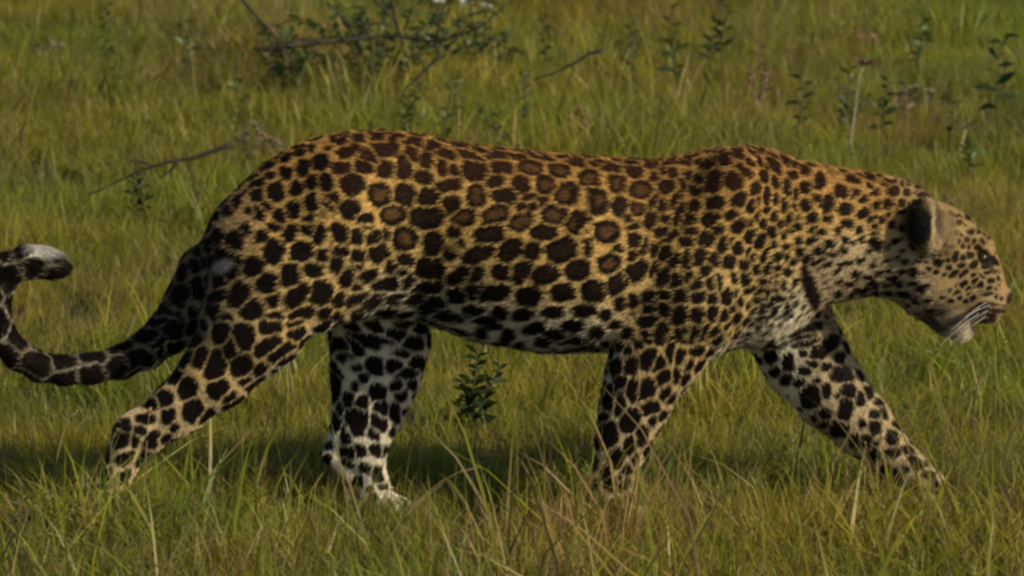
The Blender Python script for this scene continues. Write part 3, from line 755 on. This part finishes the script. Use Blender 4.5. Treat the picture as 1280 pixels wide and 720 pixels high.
col = mixn(col, (0.10, 0.06, 0.03), earfront * np.maximum(blob(1192, 280, 6, 5, 0, soft=0.6), blob(1176, 303, 7, 8, 0, soft=0.6)) * 0.8)
col = mixn(col, (0.30, 0.22, 0.12), innr.astype(float) * 0.9)
col = mixn(col, (0.06, 0.05, 0.04), blob(1171, 279, 6, 20, soft=0.6) * (np.abs(w_) > 20) * 0.85)
col = mixn(col, (0.40, 0.33, 0.20), rim.astype(float) * 0.7)
# mouth, lips, nose, eye, whisker rows; jaw shade painted dark
col = mixn(col, (0.05, 0.035, 0.028), blob(1180, 400, 24, 12, 32, soft=0.6) * 0.75)  # lower jaw darkened to paint in its shade
col = mixn(col, DK, blob(1203, 396, 24, 6, -24, soft=0.5) * 0.9 * (np.abs(w_) > 8))
col = mixn(col, (0.03, 0.02, 0.018), blob(1166, 402, 16, 7, 40, soft=0.5) * 0.7)  # painted shade at the back of the jaw
col = mixn(col, (0.75, 0.70, 0.58), blob(1205, 426, 10, 6, -20))
for k in range(4):
    col = mixn(col, (0.04, 0.02, 0.014), blob(1240 - k * 2, 380 + k * 7, 16, 1.9, 8 + k * -14, soft=0.4) * 0.9)
col = mixn(col, (0.035, 0.018, 0.015), blob(1264, 374, 7, 9, 10))
col = mixn(col, (0.34, 0.19, 0.08), blob(1256, 355, 5, 16, 12) * 0.8)
col = mixn(col, DK, blob(1229, 322, 12, 9, 50))
col = mixn(col, DK, blob(1238, 335, 3, 10, -28) * 0.8)
# throat mark
col = mixn(col, (0.010, 0.006, 0.006), blob(1014, 362, 10, 25, -24, soft=0.2) * (w_ < 10))
# white rump patch, pale tail tip with black end
col = mixn(col, (0.42, 0.40, 0.36), blob(283, 333, 13, 8, -20, soft=0.5) * 0.8)
col = mixn(col, (0.80, 0.76, 0.68), blob(50, 314, 22, 8, 8, soft=0.5) * (1 - 0.5 * (spot)))
col = mixn(col, DK, blob(80, 336, 8, 11, 10, soft=0.3))
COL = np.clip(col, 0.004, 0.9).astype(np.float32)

# ---- meshes
def coat_mat(name, hair=False):
    m, t, b = new_mat(name, 0.62)
    a = t.nodes.new('ShaderNodeAttribute'); a.attribute_name = 'col'
    b.inputs['Specular IOR Level'].default_value = 0.08
    tcn = t.nodes.new('ShaderNodeTexCoord')
    c = mixc(t, 1.0, a.outputs['Color'], ramp(t, noise(t, 160, 2, tcn.outputs['Object']), [(0.3, (0.86, 0.86, 0.86)), (0.7, (1.14, 1.14, 1.14))]), 'MULTIPLY')
    t.links.new(c, b.inputs['Base Color'])
    return m
leo = empty('leopard', (0, 0, 0))
tag(leo, 'spotted leopard walking to the right through green grass with its head lowered', 'leopard')
WV = to_world(UVW)
faces = Q if not OUT else Q
me = bpy.data.meshes.new('body')
me.vertices.add(len(WV)); me.vertices.foreach_set('co', WV.astype(np.float32).ravel())
me.loops.add(Q.size); 
me.polygons.add(len(Q)); me.polygons.foreach_set('loop_start', np.arange(0, Q.size, 4, dtype=np.int32))
# world normal must agree with NR
f0 = Q[:2000]; cr = np.cross(WV[f0[:, 2]] - WV[f0[:, 0]], WV[f0[:, 3]] - WV[f0[:, 1]]); nw = dir_world(NR[f0[:, 0]])
QQ = Q if ((cr * nw).sum(1) > 0).mean() > 0.5 else Q[:, ::-1]
me.loops.foreach_set('vertex_index', np.ascontiguousarray(QQ).astype(np.int32).ravel())
me.update(); me.validate()
me.polygons.foreach_set('use_smooth', [True] * len(me.polygons))
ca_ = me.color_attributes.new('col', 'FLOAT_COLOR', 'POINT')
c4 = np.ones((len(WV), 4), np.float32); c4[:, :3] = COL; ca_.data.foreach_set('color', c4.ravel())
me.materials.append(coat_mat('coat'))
body = bpy.data.objects.new('body', me); C.objects.link(body); body.parent = leo

# ---- fur: short hairs lying along the coat
def flow():
    f = np.zeros((len(u_), 3)); f[:, 0] = -1.0; f[:, 1] = 0.30
    m = legs; f[m] = (-0.25, 1.0, 0)
    f[leg_nh] = (-0.75, 0.7, 0); f[leg_ff] = (0.5, 0.85, 0)
    f[tail_m] = (-1, 0.1, 0)
    m = tail_m & (u_ < 20) & (vi < 425); f[m] = (0, -1, 0)
    m = tail_m & (u_ > 5) & (vi < 370); f[m] = (1, 0.05, 0)
    hm = head > 0.5; f[hm] = (-0.9, -0.25, 0)
    hm = hm & (vi > 370); f[hm] = (-0.8, 0.55, 0)
    return f
FL = flow()
tf = FL - NR * (FL * NR).sum(1)[:, None]; tf /= np.linalg.norm(tf, axis=1)[:, None] + 1e-6
LEN = np.full(len(u_), 6.5)                       # in photo pixels (1.4 mm)
LEN += 4.0 * sm(tt, 0.85, 1.0) * (u_ > 430) * (u_ < 1000)
LEN = LEN * 1.15; LEN = np.where(head > 0.5, 2.6, LEN); LEN = np.where(legs, 4.6, LEN)
LEN = np.where(tail_m, 6.5, LEN); LEN = np.where(tail_m & (vi < 350), 10.5, LEN); LEN = np.where((u_ > 440) & (u_ < 600) & (tt > 0.88) & (w_ < 0), 14.0, LEN)
LEN = np.where((head > 0.5) & (vi > 395), 7.0, LEN); LEN = np.where(ear, 5.5, LEN)
NH = 300000
hid = rng.integers(0, len(u_), NH)
jitp = rng.normal(0, 1.0, (NH, 3))
p0 = UVW[hid] + (jitp - NR[hid] * (jitp * NR[hid]).sum(1)[:, None]) - NR[hid] * 0.4
ln = (LEN[hid] * rng.uniform(0.6, 1.25, NH))[:, None]
side_ = np.cross(NR[hid], tf[hid])
dr = tf[hid] + side_ * rng.normal(0, 0.16, NH)[:, None] + NR[hid] * rng.uniform(0.16, 0.55, NH)[:, None]
dr /= np.linalg.norm(dr, axis=1)[:, None]
p1 = p0 + dr * ln * 0.5 + NR[hid] * ln * 0.05
p2 = p0 + dr * ln - NR[hid] * ln * 0.05
H3 = np.stack([to_world(p0), to_world(p1), to_world(p2)], 1).astype(np.float32)
hc = bpy.data.hair_curves.new('fur')
hc.add_curves([3] * NH)
hc.attributes['position'].data.foreach_set('vector', H3.ravel())
ra = hc.attributes.get('radius') or hc.attributes.new('radius', 'FLOAT', 'POINT')
ra.data.foreach_set('value', np.tile(np.array([0.00050, 0.00040, 0.00008], np.float32), NH))
hcol = COL[hid] * rng.uniform(0.82, 1.2, NH)[:, None].astype(np.float32)
ha = hc.attributes.new('col', 'FLOAT_COLOR', 'CURVE')
h4 = np.ones((NH, 4), np.float32); h4[:, :3] = hcol; ha.data.foreach_set('color', h4.ravel())
fm = bpy.data.materials.new('fur'); fm.use_nodes = True
t = fm.node_tree; t.nodes.clear(); out = t.nodes.new('ShaderNodeOutputMaterial')
a = t.nodes.new('ShaderNodeAttribute'); a.attribute_name = 'col'
d_ = t.nodes.new('ShaderNodeBsdfPrincipled'); d_.inputs['Roughness'].default_value = 0.6; d_.inputs['Specular IOR Level'].default_value = 0.05
t.links.new(a.outputs['Color'], d_.inputs['Base Color']); t.links.new(d_.outputs[0], out.inputs[0])
hc.materials.append(fm)
fur = bpy.data.objects.new('fur', hc); C.objects.link(fur); fur.parent = leo
tag(fur, kind='stuff')

# ---- eyes and whiskers
em, t, b = new_mat('eye', 0.12, (0.035, 0.022, 0.008)); b.inputs['Specular IOR Level'].default_value = 0.6
tcn = t.nodes.new('ShaderNodeTexCoord')
gd = t.nodes.new('ShaderNodeVectorMath'); gd.operation = 'LENGTH'
def wpt(u, v, w): return Vector(to_world(np.array([[u, lift(v, w), w]]))[0])
def sphere(r, seg=16, ring=10):
    V, F = [], []
    for j in range(ring + 1):
        ph = math.pi * j / ring
        for i in range(seg):
            th = 2 * math.pi * i / seg
            V.append((r * math.sin(ph) * math.cos(th), r * math.sin(ph) * math.sin(th), r * math.cos(ph)))
    for j in range(ring):
        for i in range(seg): F.append((j * seg + i, (j + 1) * seg + i, (j + 1) * seg + (i + 1) % seg, j * seg + (i + 1) % seg))
    return V, F
pm, _, _ = new_mat('pupil', 0.1, (0.005, 0.005, 0.005))
for s_ in (-1, 1):
    c = wpt(1227, 323, 22 * s_)
    V, F = sphere(7.0 * PX); ey = mesh_obj('eye', [Vector(v) + c for v in V], F, em, leo)
    dd = Vector((0.75, 0.62 * s_, 0.0)).normalized()
    V, F = sphere(3.2 * PX, 10, 8); mesh_obj('pupil', [Vector(v) + c + dd * 5.6 * PX for v in V], F, pm, ey)
wm, _, _ = new_mat('whisker', 0.45, (0.75, 0.73, 0.68))
rw_ = random.Random(4)
for s_ in (-1, 1):
    for k in range(6):
        a0 = wpt(1236 - rw_.uniform(0, 16), 378 + k * 3.4, s_ * 29)
        L = rw_.uniform(0.07, 0.11)
        dd = Vector((-0.75 - 0.03 * k, 0.36 * s_, -0.22 - 0.07 * k + rw_.uniform(-.05, .05)))
        dd.y += rw_.uniform(-.25, .25); pts = [a0 + dd * L * q + Vector((0, 0, -0.02 * q * q)) for q in (0, .3, .6, 1)]
        V, F = tube(pts, [0.00032, 0.0003, 0.00024, 0.0001], 4)
        mesh_obj('whisker', V, F, wm, leo)

# ================================================================== PLANTS AND TWIGS
def gpt(px, py):
    """ground point seen at a pixel"""
    p = at(px, py, Z=0.0); return Vector((p.x, p.y, float(ground_h(p.x, p.y))))
leaf_dark = foliage_mat('forb_leaf', None, 0.25, False, 0.05, ((0.022, 0.040, 0.014), (0.042, 0.065, 0.022)))
leaf_grey = foliage_mat('grey_leaf', None, 0.25, False, 0.2, ((0.075, 0.095, 0.060), (0.12, 0.14, 0.085)))
leaf_mid = foliage_mat('green_leaf', None, 0.35, False, 0.3, ((0.06, 0.10, 0.022), (0.10, 0.15, 0.035)))
leaf_shrub = foliage_mat('shrub_leaf', None, 0.3, False, 0.25, ((0.05, 0.08, 0.02), (0.09, 0.13, 0.035)))
twig_mat = bark_mat('twig', (0.025, 0.020, 0.014), (0.060, 0.048, 0.034))
stem_mat = bark_mat('stem', (0.05, 0.06, 0.025), (0.09, 0.09, 0.04))
pale_mat = bark_mat('pale_stem', (0.20, 0.20, 0.14), (0.30, 0.28, 0.20))
dry_mat = bark_mat('dry_straw', (0.24, 0.17, 0.07), (0.38, 0.28, 0.13))
red_mat = bark_mat('dry_reddish', (0.13, 0.060, 0.035), (0.24, 0.13, 0.080), 45)
litter_mat = bark_mat('litter', (0.10, 0.075, 0.060), (0.20, 0.15, 0.12), 50)
white_mat = bark_mat('white_petal', (0.55, 0.55, 0.52), (0.70, 0.70, 0.66))

LR = random.Random(11)
def leaf(base, d, L, wd, droop=0.3, fold=0.25):
    d = Vector(d).normalized(); sd = d.cross(Vector((LR.uniform(-1.2, 1.2), 1.0, LR.uniform(-0.4, 0.9))))
    if sd.length < 0.1: sd = Vector((1, 0, 0))
    sd.normalize(); upv = sd.cross(d).normalized()
    V, F = [], []
    for i, (q, ww) in enumerate(((0, 0.12), (0.25, 0.75), (0.5, 1.0), (0.78, 0.62), (1.0, 0.03))):
        c = Vector(base) + d * L * q + Vector((0, 0, -droop * L * q * q))
        V += [c - sd * wd * ww / 2 + upv * fold * wd * ww / 2, c, c + sd * wd * ww / 2 + upv * fold * wd * ww / 2]
    for i in range(4):
        o = i * 3
        F += [(o, o + 1, o + 4, o + 3), (o + 1, o + 2, o + 5, o + 4)]
    return V, F

def forb(px, py, h, nl, L, wd, mat, label, cat='plant', lean=0.0, stems=1, seed=0, smat=None, up=0.7, name='leafy_plant', group=None, bare=0.15):
    rr = random.Random(seed * 17 + 3)
    back = py < 300
    if back: py += 42; h += 0.075; bare = max(bare, 0.3)
    base = gpt(px, py)
    root = empty(name, base); tag(root, label, cat, group)
    for s_i in range(stems):
        off = Vector((rr.uniform(-1, 1) * 0.03, rr.uniform(-1, 1) * 0.03, 0)) if s_i else Vector((0, 0, 0))
        hh = h * (1 if s_i == 0 else rr.uniform(0.55, 0.95))
        ln_ = lean + (rr.uniform(-0.35, 0.35) if s_i else 0)
        pts = [base + off + Vector((ln_ * hh * q * q + 0.006 * math.sin(q * 5 + seed), 0.004 * math.cos(q * 7), hh * q - 0.01 * (q == 0))) for q in (0, .25, .5, .75, 1)]
        V, F = tube(pts, [0.0028, 0.0025, 0.002, 0.0016, 0.0009], 5)
        mesh_obj('stem', V, F, smat or stem_mat, root)
        parts_ = []
        for k in range(nl):
            q = bare + (1 - bare) * (k + 0.5) / nl
            i = min(int(q * 4), 3); f = q * 4 - i
            p = pts[i].lerp(pts[i + 1], f)
            th = k * 2.4 + rr.uniform(-.4, .4) + seed
            d = Vector((math.cos(th), math.sin(th) * 0.8, up + rr.uniform(-.25, .35)))
            s2 = (1.1 - 0.45 * q) * rr.uniform(0.75, 1.15)
            if L > 0.028:
                V, F = leaf(p, d, L * s2 * 1.1, wd * s2 * 1.25, rr.uniform(0.1, 0.6))
                mesh_obj('leaf', V, F, mat, root, smooth=True)
            else: parts_.append(leaf(p, d, L * s2 * 1.2, wd * s2 * 1.5, 0.2))
        if parts_:
            V, F = join(parts_); mesh_obj('foliage', V, F, mat, root)
    return root

def twig_thing(name, label, cat, segs, mat, r0, Yd=None, group=None, hz=0.0):
    """segs: list of pixel polylines [(px, py, dy)...], all in a slab around one depth"""
    base = at(*segs[0][0][:2], Y=Yd)
    root = empty(name, Vector((base.x, base.y, 0))); tag(root, label, cat, group)
    for k, sg in enumerate(segs):
        pts = [at(p[0], p[1], Y=Yd + (p[2] if len(p) > 2 else 0)) for p in sg]
        # smooth resample with a little crookedness
        fine = []
        for a_, b_ in zip(pts[:-1], pts[1:]):
            for q in (0, 0.5):
                p = a_.lerp(b_, q); fine.append(p + Vector((random.uniform(-1, 1), random.uniform(-1, 1), random.uniform(-1, 1))) * (0.003 if q else 0.0015))
        fine.append(pts[-1])
        rr = r0 * (1.0 if k == 0 else 0.65)
        V, F = tube(fine, [rr * (1 - 0.75 * i / (len(fine) - 1)) for i in range(len(fine))], 6)
        mesh_obj('branch' if k else 'main_branch', V, F, mat, root)
    return root

# dead thorny branch behind the hips, with thin side twigs
twig_thing('dead_branch', 'dark crooked dead branch with thin side twigs lying behind the hips of the leopard', 'branch', [
    [(330, 62), (400, 52, .05), (455, 47, .1), (500, 46, .1), (548, 52, .05), (600, 34, 0), (648, -8, 0)],
    [(300, -4), (322, 22), (345, 48), (362, 70), (375, 92)],
    [(425, 22), (448, 38), (478, 52)], [(446, 34), (470, 28), (497, 36)], [(488, -5), (493, 22), (500, 44), (506, 62), (516, 78)],
    [(545, 55), (548, 72), (525, 94), (508, 108), (502, 124)], [(556, 60), (575, 42), (600, 26)], [(465, -5), (482, 12), (496, 34)],
    [(545, 50), (550, 20), (560, -6)], [(395, 55), (372, 48), (352, 52)]], twig_mat, 0.0060, Yd=3.95)
twig_thing('fallen_twig', 'thin brown twig leaning in the grass right of the dead branch', 'twig', [[(752, 62), (735, 68), (716, 80), (690, 92), (668, 100)], [(716, 80), (706, 84), (694, 80)]], twig_mat, 0.0045, Yd=3.5)
twig_thing('fallen_stick', 'long dark stick lying in the grass behind the rump of the leopard', 'stick', [[(292, 180), (262, 190), (225, 200), (190, 208), (155, 222), (110, 244)], [(190, 208), (172, 200), (160, 204)], [(225, 200), (214, 212), (200, 222)]], twig_mat, 0.0055, Yd=2.55)

def shrub(px, py, wdt, h, nst, nlf, label, seed, mat):
    rr = random.Random(seed); base = gpt(px, py)
    root = empty('leafy_shrub', base); tag(root, label, 'shrub')
    lv = []
    for k in range(nst):
        a = (k + 0.5) / nst * 2 - 1 + rr.uniform(-.15, .15)
        p0 = base + Vector((a * wdt * 0.15, rr.uniform(-.05, .05), 0))
        p3 = base + Vector((a * wdt, rr.uniform(-.2, .2), h * (1 - 0.45 * abs(a)) * rr.uniform(.7, 1.05)))
        p1 = p0.lerp(p3, .4) + Vector((0, 0, h * .12)); p2 = p0.lerp(p3, .75) + Vector((0, 0, h * .08))
        V, F = tube([p0, p1, p2, p3], [0.003, 0.0024, 0.0018, 0.0008], 5); mesh_obj('twig', V, F, twig_mat, root)
        for j in range(nlf):
            q = rr.uniform(.2, 1); c = p0.lerp(p1, q / .4) if q < .4 else (p1.lerp(p2, (q - .4) / .35) if q < .75 else p2.lerp(p3, (q - .75) / .25))
            lv.append(leaf(c, (rr.uniform(-1, 1), rr.uniform(-.5, .5), rr.uniform(-.2, 1)), rr.uniform(.016, .034), rr.uniform(.006, .011), .3))
    V, F = join(lv); m = mesh_obj('foliage', V, F, mat, root); tag(m, kind='stuff')
shrub(480, 118, 0.24, 0.25, 15, 34, 'sprawling leafy green shrub growing through the dead branch', 5, leaf_shrub)
shrub(365, 122, 0.10, 0.20, 7, 26, 'narrow leafy green shrub at the left end of the dead branch', 6, leaf_shrub)
shrub(600, 96, 0.10, 0.18, 7, 22, 'small leafy shrub at the right end of the dead branch', 8, leaf_shrub)

# leafy plants (base pixel, height)
forb(846, 92, 0.16, 14, 0.058, 0.012, leaf_dark, 'slim dark green plant with long narrow leaves above the back of the leopard', seed=1, lean=-0.05)
forb(1246, 138, 0.17, 13, 0.062, 0.016, leaf_dark, 'dark plant with curved spreading leaves at the right edge above the head', seed=2, lean=0.04, up=0.5)
forb(1106, 148, 0.09, 14, 0.040, 0.013, leaf_dark, 'small dark green plant with upright leaves above the nape of the leopard', seed=3)
forb(1000, 158, 0.11, 12, 0.040, 0.010, leaf_dark, 'sparse plant with thin spreading leaves above the withers', seed=4, up=0.45)
forb(654, 138, 0.08, 14, 0.020, 0.008, leaf_grey, 'grey green plant with dense tiny leaves above the middle of the back', seed=5, bare=0.05)
forb(636, 168, 0.06, 12, 0.036, 0.009, leaf_dark, 'low dark plant with few slanting leaves just above the spine of the leopard', seed=6, lean=-0.5)
forb(682, 58, 0.09, 8, 0.032, 0.012, leaf_dark, 'dark green leafy plant at the top of the meadow beside the pale flower head', seed=7)
forb(134, 66, 0.12, 16, 0.030, 0.009, leaf_dark, 'dark plant with short leaves in the upper left corner of the meadow', seed=8)
forb(562, 176, 0.14, 8, 0.050, 0.009, leaf_mid, 'upright green plant with narrow leaves just behind the hips', seed=9, stems=2)
forb(588, 556, 0.16, 24, 0.044, 0.011, leaf_dark, 'dark feathery plant standing in the shade under the belly of the leopard', seed=10, stems=3, lean=0.05)
forb(1188, 150, 0.07, 5, 0.032, 0.010, leaf_dark, 'low dark plant between the nape and the right edge', seed=11, up=0.5)
forb(950, 100, 0.10, 10, 0.030, 0.006, red_mat, 'dried brown plant with wiry leaves above the shoulder of the leopard', seed=12, stems=3, smat=litter_mat)
forb(300, 110, 0.10, 7, 0.034, 0.010, leaf_mid, 'green plant standing left of the dead branch', seed=13, stems=2)
forb(28, 690, 0.10, 12, 0.026, 0.009, leaf_grey, 'grey green plant in the lower left corner', seed=14, stems=2)
forb(1190, 640, 0.05, 9, 0.024, 0.010, leaf_dark, 'low dark plant right of the forward paw', seed=15, stems=3)
forb(1020, 712, 0.06, 9, 0.030, 0.012, leaf_dark, 'low leafy plant at the bottom edge below the reaching foreleg', seed=16, stems=2)
forb(1262, 380, 0.05, 6, 0.032, 0.012, leaf_mid, 'small green leafy plant just in front of the nose at the right edge', seed=17, stems=2)
forb(790, 60, 0.10, 12, 0.034, 0.009, leaf_mid, 'pale green leafy stem at the top between the thin twig and the slim dark plant', seed=21, stems=2)
forb(905, 50, 0.12, 12, 0.040, 0.010, leaf_dark, 'dark leafy stem at the top edge left of the dried brown plant', seed=22, stems=2)
forb(1150, 60, 0.12, 12, 0.038, 0.010, leaf_mid, 'green leafy stem at the top edge right of the reddish flower head', seed=23, stems=2)
forb(1210, 200, 0.09, 10, 0.034, 0.010, leaf_mid, 'green leafy stem just above the brow of the leopard', seed=24, stems=2)
forb(230, 70, 0.12, 12, 0.034, 0.009, leaf_mid, 'green leafy stem at the upper left beside the yellowish dry stem', seed=25, stems=2)
forb(180, 240, 0.07, 12, 0.030, 0.008, leaf_dark, 'low dark weed growing against the fallen stick', seed=26, stems=3)
forb(520, 150, 0.10, 12, 0.034, 0.009, leaf_mid, 'green leafy weed under the right end of the dead branch', seed=27, stems=3)
forb(1060, 130, 0.09, 10, 0.034, 0.010, leaf_grey, 'greyish weed at the foot of the tall pale stalk', seed=28, stems=3)
# pale stem with a reddish head
base = gpt(1058, 216)
root = empty('flower_stalk', base); tag(root, 'tall pale leaning stalk with a reddish dry flower head above the neck', 'flower stalk')
pts = [base, base + Vector((0.008, 0, .06)), base + Vector((0.018, 0, .13)), base + Vector((0.025, 0.01, .19)), base + Vector((0.040, 0.01, .235))]
V, F = tube(pts, [0.003, 0.003, 0.0026, 0.002, 0.0015], 6); mesh_obj('stem', V, F, pale_mat, root)
parts_ = []
for k in range(22):
    th = k * 2.399; q = k / 22
    parts_.append(leaf(pts[-1] + Vector((0, 0, -0.01)), (math.cos(th), math.sin(th), 0.1 + q), 0.030, 0.007, 0.3))
V, F = join(parts_); mesh_obj('flower_head', V, F, red_mat, root)
# pale and white flower heads
def flower(px, py, h, rad, mat, label, n=14, name='flower'):
    py += 34; h += 0.07
    base = gpt(px, py); root = empty(name, base); tag(root, label, 'flower')
    topp = base + Vector((0.006, 0, h))
    V, F = tube([base, base.lerp(topp, .5), topp], [0.0016, 0.0014, 0.001], 5); mesh_obj('stem', V, F, stem_mat, root)
    parts_ = [leaf(topp, (math.cos(k * 2.4), math.sin(k * 2.4), 0.25 + 0.6 * k / n), rad, rad * 0.4, 0.2) for k in range(n)]
    V, F = join(parts_); mesh_obj('flower_head', V, F, mat, root)
flower(698, 52, 0.03, 0.014, dry_mat, 'pale pinkish dry flower head beside the dark leafy plant at the top')
flower(545, 8, 0.02, 0.020, white_mat, 'left one of the white flower heads at the top edge above the dead branch')
flower(578, 8, 0.02, 0.024, white_mat, 'middle one of the white flower heads at the top edge above the dead branch')
flower(604, 10, 0.015, 0.016, white_mat, 'right small one of the white flower heads at the top edge above the dead branch')

# clumps of dry litter
def litter(px, py, rad, h, mat, label, n=60, name='dry_litter'):
    py += 26; h += 0.045
    base = gpt(px, py); root = empty(name, base); tag(root, label, 'dry litter')
    rr = random.Random(px)
    parts_ = []
    for k in range(n):
        th = rr.uniform(0, 6.283); q = math.sqrt(rr.random()) * rad
        p = base + Vector((math.cos(th) * q, math.sin(th) * q * 2.0, h * rr.uniform(0.5, 1) * (1 - (q / rad) ** 2 * 0.6)))
        parts_.append(leaf(p, (rr.uniform(-1, 1), rr.uniform(-1, 1), rr.uniform(-.2, .5)), rr.uniform(0.014, 0.032), rr.uniform(0.004, 0.010), 0.3))
    V, F = join(parts_); m = mesh_obj('dry_leaves', V, F, mat, root)
    tag(m, kind='stuff')
litter(722, 160, 0.034, 0.045, red_mat, 'small reddish brown clump of dry leaves above the back of the leopard', 46)
litter(316, 178, 0.055, 0.06, litter_mat, 'greyish pink clump of dead stalks behind the rump of the leopard', 70)
litter(440, 78, 0.06, 0.05, red_mat, 'reddish brown patch of dry leaves under the dead branch', 70)
litter(62, 66, 0.04, 0.04, litter_mat, 'brownish dry clump in the upper left of the meadow', 40)
litter(1075, 36, 0.04, 0.03, red_mat, 'reddish dry clump at the top behind the tall pale stalk', 40)
litter(1145, 118, 0.05, 0.03, litter_mat, 'brown dry clump between the two dark plants at the upper right', 50)

# single long dry stems bending over the grass
def straw(px, py, dx, h, label, curl=0.5, r=0.0018, mat=dry_mat):
    if py < 300: py += 40; h += 0.06
    base = gpt(px, py); root = empty('dry_stem', base); tag(root, label, 'grass stem')
    pts = []
    for i in range(8):
        q = i / 7; pts.append(base + Vector((dx * q ** (1 + curl), 0.01 * math.sin(q * 3), h * math.sin(min(q * (1 + curl), 1.75) * math.pi / 2 / 1.2))))
    V, F = tube(pts, [r * (1 - 0.7 * i / 7) for i in range(8)], 5); mesh_obj('stem', V, F, mat, root)
    d = pts[-1] - pts[-3]
    V, F = join([leaf(pts[-1 - k // 2], (d.x + random.uniform(-.01, .01), random.uniform(-.01, .01), d.z + 0.004 * (k % 3 - 1)), 0.012, 0.003, 0.2) for k in range(6)])
    mesh_obj('seed_head', V, F, mat, root)
straw(245, 92, -0.02, 0.13, 'yellowish dry stem standing above the rump at the upper left', 0.1)
straw(758, 118, 0.05, 0.06, 'pale straw arching over the grass above the middle of the back', 0.7)
straw(812, 172, 0.06, 0.03, 'short pale straw lying just above the back near the shoulder', 0.7)
straw(15, 712, 0.12, 0.065, 'bent yellow straw in the lower left corner', 0.8, 0.003)
straw(690, 728, 0.08, 0.075, 'bent tan straw at the bottom edge below the belly', 0.6, 0.0022)
straw(60, 650, 0.05, 0.19, 'tall thin stem standing in front of the trailing hind paw', 0.2, 0.0016)
straw(178, 668, 0.015, 0.22, 'thin grass stem crossing the hock of the near hind leg', 0.1, 0.0016)
straw(470, 694, 0.17, 0.16, 'long slanting straw between the far hind paw and the belly', 0.1, 0.0018)
straw(1080, 672, 0.002, 0.15, 'thin upright stem crossing the reaching foreleg', 0.1, 0.0014)
straw(990, 700, 0.12, 0.10, 'slanting straw below the chest of the leopard', 0.3, 0.0018)
straw(1135, 695, 0.10, 0.08, 'pale straw bending right below the forward paw', 0.5, 0.0018)
